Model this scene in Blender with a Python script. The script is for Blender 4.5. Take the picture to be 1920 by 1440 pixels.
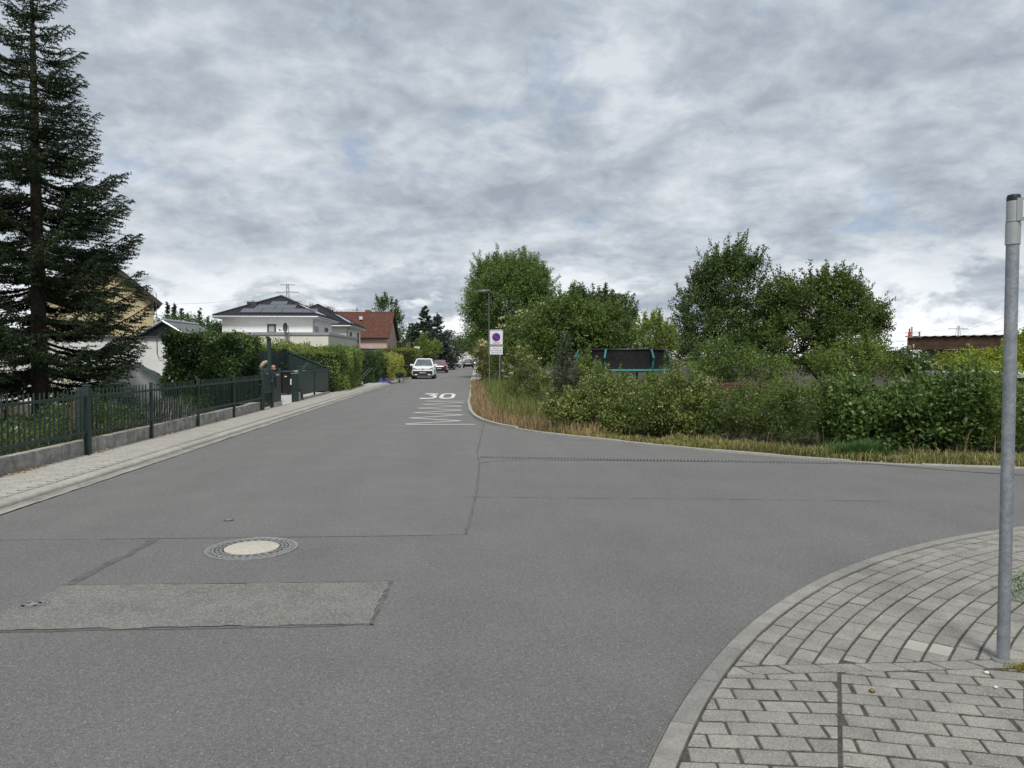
import bpy, bmesh, math, random
import numpy as np
from mathutils import Vector, Matrix
R = math.radians
for o in list(bpy.data.objects): bpy.data.objects.remove(o)
scene = bpy.context.scene
COL = scene.collection
random.seed(7)

# ------------------------------------------------------------------ camera
FPX, CAM_H, PITCH, YAW = 1400.0, 1.7, R(2.0), R(3.3)      # world Y runs along the street
cd = bpy.data.cameras.new('camera'); cam = bpy.data.objects.new('camera', cd); COL.objects.link(cam)
cd.sensor_width = 36; cd.lens = FPX / 1920 * 36; cd.clip_end = 6000; cd.clip_start = 0.05
cam.location = (0, 0, CAM_H); cam.rotation_euler = (R(90) - PITCH, 0, -YAW)
scene.camera = cam

# ------------------------------------------------------------------ light
SUN_EL, SUN_AZ = R(54), R(180)            # azimuth from +Y, clockwise: high behind the camera
sdir = Vector((math.sin(SUN_AZ) * math.cos(SUN_EL), math.cos(SUN_AZ) * math.cos(SUN_EL), math.sin(SUN_EL)))
sd = bpy.data.lights.new('sun', 'SUN'); sun = bpy.data.objects.new('sun', sd); COL.objects.link(sun)
sd.energy = 1.5; sd.angle = R(14); sd.color = (1, .96, .9)
sun.rotation_euler = sdir.to_track_quat('Z', 'Y').to_euler(); sun.location = (0, -20, 40)

world = bpy.data.worlds.new('World'); scene.world = world; world.use_nodes = True
nt = world.node_tree; nt.nodes.clear()
def N(t, kind, **kw):
    n = t.nodes.new(kind)
    for k, v in kw.items():
        if k in ('ins',):
            for i, x in v.items(): n.inputs[i].default_value = x
        else: setattr(n, k, v)
    return n
def build_sky():
    L = nt.links.new
    out = N(nt, 'ShaderNodeOutputWorld'); bg = N(nt, 'ShaderNodeBackground', ins={'Strength': 0.1})
    sky = N(nt, 'ShaderNodeTexSky', sky_type='NISHITA', sun_disc=False, sun_elevation=SUN_EL, sun_rotation=SUN_AZ)
    sky.air_density = 1.0; sky.dust_density = 2.0
    tc = N(nt, 'ShaderNodeTexCoord'); sep = N(nt, 'ShaderNodeSeparateXYZ'); L(tc.outputs['Generated'], sep.inputs[0])
    zz = N(nt, 'ShaderNodeMath', operation='MAXIMUM', ins={1: 0.0}); L(sep.outputs['Z'], zz.inputs[0])
    za = N(nt, 'ShaderNodeMath', operation='ADD', ins={1: 0.30}); L(zz.outputs[0], za.inputs[0])
    dx = N(nt, 'ShaderNodeMath', operation='DIVIDE'); L(sep.outputs['X'], dx.inputs[0]); L(za.outputs[0], dx.inputs[1])
    dy = N(nt, 'ShaderNodeMath', operation='DIVIDE'); L(sep.outputs['Y'], dy.inputs[0]); L(za.outputs[0], dy.inputs[1])
    cmb = N(nt, 'ShaderNodeCombineXYZ'); L(dx.outputs[0], cmb.inputs['X']); L(dy.outputs[0], cmb.inputs['Y'])
    def noise(scale, detail, rough, dist, off):
        mp = N(nt, 'ShaderNodeMapping'); mp.inputs['Location'].default_value = off; L(cmb.outputs[0], mp.inputs[0])
        n = N(nt, 'ShaderNodeTexNoise', ins={'Scale': scale, 'Detail': detail, 'Roughness': rough, 'Distortion': dist}); L(mp.outputs[0], n.inputs['Vector'])
        return n.outputs['Fac']
    def ramp(src, stops):
        r = N(nt, 'ShaderNodeValToRGB'); L(src, r.inputs[0]); e = r.color_ramp.elements
        while len(e) < len(stops): e.new(0.5)
        for q, (p, c) in zip(e, stops): q.position = p; q.color = (*c, 1) if len(c) == 3 else c
        return r.outputs[0]
    # body of the cloud deck: soft grey-white masses with darker undersides
    n1 = noise(4.3, 9, .58, .25, (3.1, 7.7, 0)); n2 = noise(1.7, 4, .5, .1, (11, 2, 0)); n3 = noise(13.0, 9, .62, .4, (1, 5, 3))
    m = N(nt, 'ShaderNodeMath', operation='MULTIPLY_ADD', ins={1: .50}); L(n1, m.inputs[0])
    m2 = N(nt, 'ShaderNodeMath', operation='MULTIPLY', ins={1: .26}); L(n2, m2.inputs[0]); L(m2.outputs[0], m.inputs[2])
    m3 = N(nt, 'ShaderNodeMath', operation='MULTIPLY_ADD', ins={1: .24}); L(n3, m3.inputs[0]); L(m.outputs[0], m3.inputs[2])
    K = 10 * SKY_K
    cloud = ramp(m3.outputs[0], [(.38, (.215*K, .247*K, .290*K)), (.46, (.275*K, .310*K, .350*K)), (.52, (.335*K, .367*K, .402*K)), (.61, (.43*K, .457*K, .487*K))])
    # thin places where the blue shows
    n4 = noise(3.6, 7, .55, .5, (-4.2, 9.3, 1))
    mask = ramp(n4, [(.30, (.6, .6, .6)), (.41, (1, 1, 1))])
    skym = N(nt, 'ShaderNodeMix', data_type='RGBA', blend_type='MULTIPLY', ins={0: 1.0}); L(sky.outputs[0], skym.inputs[6]); skym.inputs[7].default_value = (.42, .46, .56, 1)
    mix = N(nt, 'ShaderNodeMix', data_type='RGBA'); L(mask, mix.inputs[0]); L(skym.outputs[2], mix.inputs[6]); L(cloud, mix.inputs[7])
    # bright cumulus heads low over the horizon
    mp = N(nt, 'ShaderNodeMapping'); mp.inputs['Scale'].default_value = (1, 1, 2.2); L(tc.outputs['Generated'], mp.inputs[0])
    n5 = N(nt, 'ShaderNodeTexNoise', ins={'Scale': 5.5, 'Detail': 9, 'Roughness': .6, 'Distortion': .3}); L(mp.outputs[0], n5.inputs['Vector'])
    heads = ramp(n5.outputs['Fac'], [(.45, (0, 0, 0)), (.52, (1, 1, 1))])
    low = N(nt, 'ShaderNodeMapRange', ins={1: .04, 2: .16, 3: .9, 4: 0.0}); L(sep.outputs['Z'], low.inputs[0])
    hm = N(nt, 'ShaderNodeMath', operation='MULTIPLY'); L(heads, hm.inputs[0]); L(low.outputs[0], hm.inputs[1])
    mix2 = N(nt, 'ShaderNodeMix', data_type='RGBA'); L(hm.outputs[0], mix2.inputs[0]); L(mix.outputs[2], mix2.inputs[6]); mix2.inputs[7].default_value = (.66*K, .68*K, .70*K, 1)
    L(mix2.outputs[2], bg.inputs['Color']); L(bg.outputs[0], out.inputs['Surface'])
SKY_K = 0.71
build_sky()
vs = scene.view_settings; vs.view_transform = 'Standard'; vs.look = 'None'; vs.gamma = 1; vs.use_curve_mapping = False
vs.exposure = 1.22

# ------------------------------------------------------------------ helpers: measuring
_fw = np.array([math.sin(YAW)*math.cos(PITCH), math.cos(YAW)*math.cos(PITCH), -math.sin(PITCH)])
_rt = np.array([math.cos(YAW), -math.sin(YAW), 0.]); _up = np.cross(_rt, _fw)
def G(x, y, z=0.0):
    """point of the level z seen at photograph pixel x, y (surveying aid)"""
    d = _fw + _rt*(x-960)/FPX + _up*(720-y)/FPX; t = (z-CAM_H)/d[2]
    return (float(d[0]*t), float(d[1]*t))
def bend(Y): return max(0.0, Y-50)*0.011
def XA(px, Y): return Y*math.tan(math.atan((px-960)/FPX)+YAW)          # X of a picture column at street distance Y
def ZA(py, Y, X=0.0):                                                   # height of a picture row at street distance Y
    dep = Y*math.cos(YAW)+X*math.sin(YAW)
    return CAM_H + dep*(671.1-py)/FPX

# ------------------------------------------------------------------ helpers: materials
MATS = {}; LEAF_K = 1.9
def mat(name, col=(.5, .5, .5), rough=.6, var=.12, vscale=8., bump=0., bscale=60., metal=0., spec=.4, col2=None, detail=6, objrand=0., coat=0., speck=None, trans=0., alpha=1., grain=None, streak=0.):
    if name in MATS: return MATS[name]
    m = bpy.data.materials.new(name); m.use_nodes = True; t = m.node_tree; L = t.links.new
    b = t.nodes['Principled BSDF']; b.inputs['Roughness'].default_value = rough; b.inputs['Metallic'].default_value = metal
    b.inputs['Specular IOR Level'].default_value = spec; b.inputs['Coat Weight'].default_value = coat; b.inputs['Alpha'].default_value = alpha
    b.inputs['Transmission Weight'].default_value = trans
    g = N(t, 'ShaderNodeNewGeometry'); c = None
    c2 = col2 or tuple(x*(1-var) for x in col); c1 = col if col2 else tuple(min(1, x*(1+var)) for x in col)
    n = N(t, 'ShaderNodeTexNoise', ins={'Scale': vscale, 'Detail': detail, 'Roughness': .6}); L(g.outputs['Position'], n.inputs['Vector'])
    r = N(t, 'ShaderNodeValToRGB'); r.color_ramp.elements[0].position = .35; r.color_ramp.elements[1].position = .65
    r.color_ramp.elements[0].color = (*c2, 1); r.color_ramp.elements[1].color = (*c1, 1); L(n.outputs['Fac'], r.inputs[0]); c = r.outputs[0]
    if objrand:
        oi = N(t, 'ShaderNodeObjectInfo'); mr = N(t, 'ShaderNodeMapRange', ins={3: 1-objrand, 4: 1+objrand}); L(oi.outputs['Random'], mr.inputs[0])
        mx = N(t, 'ShaderNodeVectorMath', operation='SCALE'); L(c, mx.inputs[0]); L(mr.outputs[0], mx.inputs['Scale']); c = mx.outputs[0]
    if streak:
        for mpv, lo, hi in (((1.5, .11, 1), 1-streak, 1+streak), ((.55, .7, 1), 1-streak*.7, 1+streak*.6)):
            mp = N(t, 'ShaderNodeMapping'); mp.inputs['Scale'].default_value = mpv; L(g.outputs['Position'], mp.inputs[0]); sn = N(t, 'ShaderNodeTexNoise', ins={'Scale': 1.0, 'Detail': 5, 'Roughness': .55}); L(mp.outputs[0], sn.inputs['Vector'])
            sr = N(t, 'ShaderNodeMapRange', ins={1: .3, 2: .7, 3: lo, 4: hi}); L(sn.outputs['Fac'], sr.inputs[0]); mx = N(t, 'ShaderNodeVectorMath', operation='SCALE'); L(c, mx.inputs[0]); L(sr.outputs[0], mx.inputs['Scale']); c = mx.outputs[0]
    if grain:
        for gs, ga in grain:
            gn = N(t, 'ShaderNodeTexNoise', ins={'Scale': gs, 'Detail': 2, 'Roughness': .6}); L(g.outputs['Position'], gn.inputs['Vector'])
            gr = N(t, 'ShaderNodeMapRange', ins={1: .25, 2: .75, 3: 1-ga, 4: 1+ga}); L(gn.outputs['Fac'], gr.inputs[0])
            mx = N(t, 'ShaderNodeVectorMath', operation='SCALE'); L(c, mx.inputs[0]); L(gr.outputs[0], mx.inputs['Scale']); c = mx.outputs[0]
    if speck:
        for (sc, thr, scol, amt) in speck:
            v = N(t, 'ShaderNodeTexVoronoi', ins={'Scale': sc}); L(g.outputs['Position'], v.inputs['Vector'])
            sp = N(t, 'ShaderNodeSeparateColor'); L(v.outputs['Color'], sp.inputs[0])
            th = N(t, 'ShaderNodeMath', operation='GREATER_THAN', ins={1: thr}); L(sp.outputs[0], th.inputs[0])
            am = N(t, 'ShaderNodeMath', operation='MULTIPLY', ins={1: amt}); L(th.outputs[0], am.inputs[0])
            mx = N(t, 'ShaderNodeMix', data_type='RGBA'); L(am.outputs[0], mx.inputs[0]); L(c, mx.inputs[6]); mx.inputs[7].default_value = (*scol, 1); c = mx.outputs[2]
    L(c, b.inputs['Base Color'])
    if bump:
        n2 = N(t, 'ShaderNodeTexNoise', ins={'Scale': bscale, 'Detail': 4}); L(g.outputs['Position'], n2.inputs['Vector'])
        bp = N(t, 'ShaderNodeBump', ins={'Strength': bump, 'Distance': .01}); L(n2.outputs['Fac'], bp.inputs['Height']); L(bp.outputs[0], b.inputs['Normal'])
    MATS[name] = m; return m
def leafmat(name, cols=None, rough=.5, trans=.3, spec=.35):
    """leaf colours picked leaf by leaf from a list, some light through the blade"""
    if name in MATS: return MATS[name]
    m = bpy.data.materials.new(name); m.use_nodes = True; t = m.node_tree; L = t.links.new
    b = t.nodes['Principled BSDF']; b.inputs['Roughness'].default_value = rough; b.inputs['Specular IOR Level'].default_value = spec
    a = N(t, 'ShaderNodeAttribute', attribute_name='rnd'); r = N(t, 'ShaderNodeValToRGB'); e = r.color_ramp.elements
    while len(e) < len(cols): e.new(.5)
    for i, c in enumerate(cols): e[i].position = i/(len(cols)-1); e[i].color = (c[0]*LEAF_K*1.06, c[1]*LEAF_K*1.02, c[2]*LEAF_K*.90, 1)
    L(a.outputs['Fac'], r.inputs[0])
    g = N(t, 'ShaderNodeNewGeometry'); n = N(t, 'ShaderNodeTexNoise', ins={'Scale': .9, 'Detail': 3}); L(g.outputs['Position'], n.inputs['Vector'])
    mr = N(t, 'ShaderNodeMapRange', ins={1: .3, 2: .7, 3: .72, 4: 1.28}); L(n.outputs['Fac'], mr.inputs[0])
    sc = N(t, 'ShaderNodeVectorMath', operation='SCALE'); L(r.outputs[0], sc.inputs[0]); L(mr.outputs[0], sc.inputs['Scale']); L(sc.outputs[0], b.inputs['Base Color'])
    if trans:
        tr = N(t, 'ShaderNodeBsdfTranslucent'); L(sc.outputs[0], tr.inputs[0]); mx = N(t, 'ShaderNodeMixShader', ins={0: trans})
        L(b.outputs[0], mx.inputs[1]); L(tr.outputs[0], mx.inputs[2]); L(mx.outputs[0], t.nodes['Material Output'].inputs['Surface'])
    MATS[name] = m; return m

# ------------------------------------------------------------------ helpers: objects
def tag(o, label=None, cat=None, group=None, kind=None):
    if label: o['label'] = label
    if cat: o['category'] = cat
    if group: o['group'] = group
    if kind: o['kind'] = kind
    return o
def thing(name, label, cat, loc=(0, 0, 0), rz=0., group=None):
    o = bpy.data.objects.new(name, None); COL.objects.link(o); o.location = loc; o.rotation_euler = (0, 0, rz); o.empty_display_size = .2
    return tag(o, label, cat, group)
def link(name, me, parent=None, m=None):
    o = bpy.data.objects.new(name, me); COL.objects.link(o)
    if parent is not None: o.parent = parent
    if m is not None and not me.materials: me.materials.append(m)
    return o
def origin_of(p):
    v = Vector((0, 0, 0))
    while p is not None: v += p.location; p = p.parent
    return v
class MB:
    """collects simple solids; build() links them as one mesh object"""
    def __init__(s): s.v = []; s.f = []
    def add(s, V, F):
        k = len(s.v); s.v += [tuple(p) for p in V]; s.f += [tuple(i+k for i in f) for f in F]; return s
    def box(s, x0, x1, y0, y1, z0, z1, rz=0, c=None):
        V = [(x, y, z) for z in (z0, z1) for x, y in ((x0, y0), (x1, y0), (x1, y1), (x0, y1))]
        if rz:
            cx, cy = c or ((x0+x1)/2, (y0+y1)/2); a, b = math.cos(rz), math.sin(rz)
            V = [(cx+(x-cx)*a-(y-cy)*b, cy+(x-cx)*b+(y-cy)*a, z) for x, y, z in V]
        return s.add(V, [(3, 2, 1, 0), (4, 5, 6, 7), (0, 1, 5, 4), (1, 2, 6, 5), (2, 3, 7, 6), (3, 0, 4, 7)])
    def tube(s, pts, rad, n=8, cap=True):
        pts = [Vector(p) for p in pts]; rad = rad if isinstance(rad, (list, tuple)) else [rad]*len(pts); V = []; F = []
        for i, p in enumerate(pts):
            d = (pts[min(i+1, len(pts)-1)]-pts[max(i-1, 0)]).normalized(); a = d.cross(Vector((0, 0, 1)))
            if a.length < 1e-3: a = Vector((1, 0, 0))
            a.normalize(); b = d.cross(a)
            for k in range(n): t = 2*math.pi*k/n; V.append(p+(a*math.cos(t)+b*math.sin(t))*rad[i])
        for i in range(len(pts)-1):
            for k in range(n): F.append((i*n+k, i*n+(k+1) % n, (i+1)*n+(k+1) % n, (i+1)*n+k))
        if cap: F += [tuple(range(n))[::-1], tuple((len(pts)-1)*n+k for k in range(n))]
        return s.add(V, F)
    def prism(s, poly, z0, z1, ch=0.):
        n = len(poly); c = np.mean(poly, axis=0)
        if ch:
            P = np.array(poly); ins = []
            for p in P:
                d = c-p; l = np.linalg.norm(d); ins.append(p+d*min(.4, ch*1.4/l))
            V = [(x, y, z0) for x, y in poly]+[(x, y, z1-ch) for x, y in poly]+[(x, y, z1) for x, y in ins]; rows = 3
        else: V = [(x, y, z0) for x, y in poly]+[(x, y, z1) for x, y in poly]; rows = 2
        F = [tuple(range(n))[::-1], tuple((rows-1)*n+k for k in range(n))]
        for r in range(rows-1): F += [(r*n+k, r*n+(k+1) % n, (r+1)*n+(k+1) % n, (r+1)*n+k) for k in range(n)]
        return s.add(V, F)
    def quad(s, *p): return s.add(p, [tuple(range(len(p)))])
    def lathe(s, prof, c=(0, 0, 0), n=24):
        V = [(c[0]+r*math.cos(2*math.pi*k/n), c[1]+r*math.sin(2*math.pi*k/n), c[2]+z) for r, z in prof for k in range(n)]
        F = [(i*n+k, i*n+(k+1) % n, (i+1)*n+(k+1) % n, (i+1)*n+k) for i in range(len(prof)-1) for k in range(n)]
        return s.add(V, F+[tuple((len(prof)-1)*n+k for k in range(n)), tuple(range(n))[::-1]])
    def build(s, name, m, parent=None, smooth=False, local=False, bevel=0., label=None, kind=None):
        V = s.v
        if parent is not None and not local:
            o = origin_of(parent); V = [(x-o.x, y-o.y, z-o.z) for x, y, z in V]
        me = bpy.data.meshes.new(name); me.from_pydata(V, [], s.f); me.update()
        if bevel:
            bm = bmesh.new(); bm.from_mesh(me); bmesh.ops.remove_doubles(bm, verts=bm.verts, dist=1e-5)
            bmesh.ops.bevel(bm, geom=[e for e in bm.edges if len(e.link_faces) == 2 and e.calc_face_angle(0) > .6], offset=bevel, segments=2, affect='EDGES', profile=.5); bm.to_mesh(me); bm.free()
        bm = bmesh.new(); bm.from_mesh(me); bmesh.ops.recalc_face_normals(bm, faces=bm.faces); bm.to_mesh(me); bm.free()
        if smooth:
            me.polygons.foreach_set('use_smooth', [True]*len(me.polygons)); me.set_sharp_from_angle(angle=R(40))
        ob = link(name, me, parent, m)
        if label: ob['label'] = label
        if kind: ob['kind'] = kind
        return ob
def npmesh(name, V, F, m, parent=None, rnd=None, local=False, smooth=False):
    V = np.asarray(V, np.float32); F = np.asarray(F, np.int32)
    if parent is not None and not local:
        o = origin_of(parent); V = V-np.array([o.x, o.y, o.z], np.float32)
    me = bpy.data.meshes.new(name); me.vertices.add(len(V)); me.vertices.foreach_set('co', V.ravel())
    k = F.shape[1]; me.loops.add(F.size); me.loops.foreach_set('vertex_index', F.ravel()); me.polygons.add(len(F))
    me.polygons.foreach_set('loop_start', np.arange(len(F), dtype=np.int32)*k); me.update(calc_edges=True); me.validate()
    if smooth: me.polygons.foreach_set('use_smooth', np.ones(len(F), bool))
    if rnd is not None:
        a = me.attributes.new('rnd', 'FLOAT', 'FACE'); a.data.foreach_set('value', np.asarray(rnd, np.float32)[:len(me.polygons)])
    return link(name, me, parent, m)
def copy_tree(o, parent=None):
    c = o.copy(); COL.objects.link(c); c.parent = parent
    for ch in list(o.children): copy_tree(ch, c)
    return c
def text_mesh(txt, size, align='CENTER'):
    cu = bpy.data.curves.new('lettering', 'FONT'); cu.body = txt; cu.size = size; cu.align_x = align; cu.align_y = 'CENTER'; cu.resolution_u = 3
    o = bpy.data.objects.new('lettering', cu); COL.objects.link(o); dg = bpy.context.evaluated_depsgraph_get()
    me = bpy.data.meshes.new_from_object(o.evaluated_get(dg)); bpy.data.objects.remove(o); return me

# ------------------------------------------------------------------ helpers: foliage
def unit(a): return a/np.maximum(np.linalg.norm(a, axis=1, keepdims=True), 1e-9)
def leaf_faces(rng, C, D, size, aspect=.5, fold=.25):
    """folded diamond leaves at C growing along D"""
    n = len(C); D = unit(D); S = unit(np.cross(D, rng.normal(size=(n, 3)))); U = np.cross(S, D); sz = np.broadcast_to(size, (n,))[:, None]
    a = C; tip = C+D*sz; mid = C+D*sz*.45; l = mid+S*sz*aspect*.5+U*sz*fold*.4; r = mid-S*sz*aspect*.5+U*sz*fold*.4
    V = np.stack([a, l, tip, r], 1).reshape(-1, 3); k = np.arange(n)[:, None]*4
    F = np.concatenate([k+np.array([[0, 1, 2]]), k+np.array([[0, 2, 3]])], 1).reshape(-1, 3); return V, F
def merge(parts):
    V = []; F = []; Rn = []; k = 0
    for v, f, r in parts: V.append(v); F.append(f+k); Rn.append(r); k += len(v)
    return np.concatenate(V), np.concatenate(F), np.concatenate(Rn)
def leaf_cloud(rng, centers, rad, per, size, aspect=.5, out=None, flat=.8, droop=0., shade=.0):
    """clumps of leaves; out = centre the leaves point away from"""
    centers = np.asarray(centers); n = len(centers)*per; cc = np.repeat(centers, per, 0); rr = np.repeat(np.broadcast_to(rad, (len(centers),)), per)
    off = unit(rng.normal(size=(n, 3)))*(rng.random(n)**.45*rr)[:, None]; off[:, 2] *= flat; C = cc+off
    D = unit(off)*.7+rng.normal(size=(n, 3))*.6; D[:, 2] += .15-droop
    V, F = leaf_faces(rng, C, D, size*rng.uniform(.6, 1.3, n), aspect)
    cr = np.repeat(rng.random(len(centers)), per); r = np.clip(cr*.6+rng.random(n)*.4, 0, 1)
    return V, F, np.repeat(r, 2)
def crown_points(rng, ells, n, shell=.6):
    """points in a union of ellipsoids, mostly in the outer shell"""
    w = np.array([e[1][0]*e[1][1]+e[1][0]*e[1][2] for e in ells]); w = w/w.sum(); out = []
    for i in rng.choice(len(ells), n, p=w):
        c, r = ells[i]; d = rng.normal(size=3); d /= np.linalg.norm(d); out.append(np.array(c)+d*np.array(r)*(shell+(1-shell)*rng.random()**.7))
    return np.array(out)
def limb(mb, a, b, r0, r1, rng, n=6, sag=.12):
    a = np.array(a); b = np.array(b); L = np.linalg.norm(b-a); pts = []
    for i in range(n+1):
        t = i/n; p = a+(b-a)*t+rng.normal(size=3)*L*.03*math.sin(math.pi*t); p[2] += math.sin(math.pi*t)*L*sag; pts.append(p)
    mb.tube(pts, [r0+(r1-r0)*i/n for i in range(n+1)], 6)
BARK = lambda: mat('bark', (.075, .06, .045), .9, .35, 14, .6, 40)
def broadleaf(name, label, base, ells, nclump, crad, per, lsize, lm, seed, trunk_r=.14, aspect=.5, shoots=0, droop=0., group=None, cat='tree', flat=.85, shell=.55, limbs=14, trunk=True, flowers=None, shoot_len=.9):
    rng = np.random.default_rng(seed); t = thing(name, label, cat, base, 0, group)
    C = crown_points(rng, ells, nclump, shell); C = C[C[:, 2] > base[2]+.1]
    parts = [leaf_cloud(rng, C, crad*rng.uniform(.55, 1.35, len(C)), per, lsize, aspect, flat=flat, droop=droop)]
    if shoots:
        top = C[np.argsort(-(C[:, 2]+rng.normal(size=len(C))*.25*np.ptp(C[:, 2])))][:shoots]; cen = np.mean([e[0] for e in ells], 0); SC = []; SD = []
        for p in top:
            d = (p-cen); d = d/np.linalg.norm(d)*.6+np.array([0, 0, 1])*(.9-droop*1.2)+rng.normal(size=3)*.3; d /= np.linalg.norm(d); ln = rng.uniform(.5, 1.3)*shoot_len
            for q in np.linspace(0, 1, int(26*ln/.9)+6):
                for _ in range(3): SC.append(p+d*q*ln+rng.normal(size=3)*lsize*.35); SD.append(d*.5+rng.normal(size=3)*.7-np.array([0, 0, droop]))
        V, F = leaf_faces(rng, np.array(SC), np.array(SD), lsize*rng.uniform(.6, 1.1, len(SC)), aspect); parts.append((V, F, np.repeat(.35+.6*rng.random(len(SC)), 2)))
    V, F, rn = merge(parts); npmesh('crown', V, F, lm, t, rn)
    if flowers:
        nf, fs, fm = flowers; P = C[np.argsort(-C[:, 2]-rng.random(len(C))*2)][:nf]; P = P+unit(P-np.mean(C, 0))*crad*.9
        fl = leaf_cloud(rng, P, fs*1.6, 14, fs, .9, flat=.35); npmesh('blossom', *fl[:2], fm, t, fl[2])
    if trunk:
        mb = MB(); top = max(ells, key=lambda e: e[0][2])[0]; h = top[2]-base[2]
        pts = [np.array(base)+(np.array(top)-np.array(base))*q*.8+(rng.normal(size=3)*.05*h*.3 if 0 < q < 1 else 0) for q in np.linspace(0, 1, 7)]
        mb.tube(pts, [trunk_r*(1.25-.95*i/6) for i in range(7)], 8)
        for i in rng.choice(len(C), min(limbs, len(C)), replace=False):
            q = rng.uniform(.2, .75); j = min(5, int(q*6)); limb(mb, pts[j], C[i], trunk_r*.45*(1.2-q), trunk_r*.08, rng)
        mb.build('trunk', BARK(), t, True)
    return t
def conifer(name, label, base, H, prof, lm, seed, dz=.28, per=6, twig=.085, needle=.035, nper=9, droop=.12, trunk_r=.17, z0=.9, cat='tree', group=None, upturn=.25, sub=3, nw=.3):
    """whorled evergreen: boughs, side twigs, twiglets, needles. prof = [(height fraction, radius)]"""
    rng = np.random.default_rng(seed); t = thing(name, label, cat, base, 0, group); hx = [p[0] for p in prof]; hr = [p[1] for p in prof]
    A = []; B = []; boughs = MB(); bx, by, bz = base; z = z0; ph = rng.random()*6
    def seg(a, b): A.append(a); B.append(b)
    while z < H-.1:
        rad = np.interp(z/H, hx, hr); nb = per if z < H*.85 else max(4, per-1); ph += 1.9
        for k in range(nb):
            if rng.random() < .06: continue
            az = ph+2*math.pi*k/nb+rng.normal()*.22; Ln = rad*rng.uniform(.70, 1.04); zz = z+rng.normal()*dz*.45
            if Ln < .05: continue
            d = np.array([math.cos(az), math.sin(az), 0]); s = np.array([-d[1], d[0], 0]); rise = (.50 if z > H*.86 else .02+.22*(z/H)**2)
            def bp(q): return np.array([bx, by, bz+zz])+d*Ln*q+np.array([0, 0, Ln*(rise*q-droop*math.sin(math.pi*min(1, q*1.05))*1.1+upturn*(q**3)*.6)])
            qs = np.linspace(0, 1, 7); boughs.tube([bp(q) for q in qs], [max(.006, .028*Ln/2*(1-q)+.005) for q in qs], 4, False)
            n = max(3, int(Ln/twig)); prev = bp(.12)
            for i in range(n):
                q = .14+.86*(i+.5)/n; p = bp(q)
                seg(prev, p); prev = p
                for sg in (-1, 1):
                    tl = (.10+.36*Ln*(1-q)**.75*(.5+q))*rng.uniform(.65, 1.2); tl = min(tl, .75)
                    td = unit((d*.75+s*sg*.8+np.array([0, 0, rng.normal()*.12-.05]))[None])[0]; e = p+td*tl; e[2] -= .06*tl*rng.random()
                    seg(p, e)
                    for w in range(sub if tl > .14 else 1):
                        u = (w+1)/(sub+.6); o = p+(e-p)*u; sd = unit((td*.8+s*rng.choice([-1, 1])*.6+d*.2+np.array([0, 0, -.3*rng.random()+.08]))[None])[0]; seg(o, o+sd*tl*rng.uniform(.25, .45))
        z += dz*(.80+.28*z/H)*rng.uniform(.85, 1.15)
    seg(np.array([bx, by, bz+H-.45]), np.array([bx, by, bz+H+.05]))
    A = np.array(A); B = np.array(B); Ls = np.linalg.norm(B-A, axis=1); cnt = np.maximum(2, (Ls*nper/.1).astype(int)); idx = np.repeat(np.arange(len(A)), cnt); n = len(idx)
    u = rng.random(n); P = A[idx]+(B[idx]-A[idx])*u[:, None]; ax = unit(B[idx]-A[idx]); D = unit(ax*.85+rng.normal(size=(n, 3))*.62); ln = needle*rng.uniform(.7, 1.25, n)[:, None]
    S = unit(np.cross(D, rng.normal(size=(n, 3)))); V = np.stack([P-S*ln*nw*.5, P+S*ln*nw*.5, P+D*ln], 1).reshape(-1, 3); F = np.arange(n*3).reshape(-1, 3)
    tw = np.repeat(rng.random(len(A)), cnt)*.5+rng.random(n)*.5
    npmesh('crown', V, F, lm, t, tw)
    boughs.build('bough', BARK(), t, False, kind='stuff'); mb = MB(); mb.tube([(bx, by, bz-.1), (bx, by, bz+.3), (bx, by, bz+H*.5), (bx, by, bz+H*.97)], [trunk_r*1.25, trunk_r, trunk_r*.6, .02], 10); mb.build('trunk', BARK(), t, True)
    return t
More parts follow.
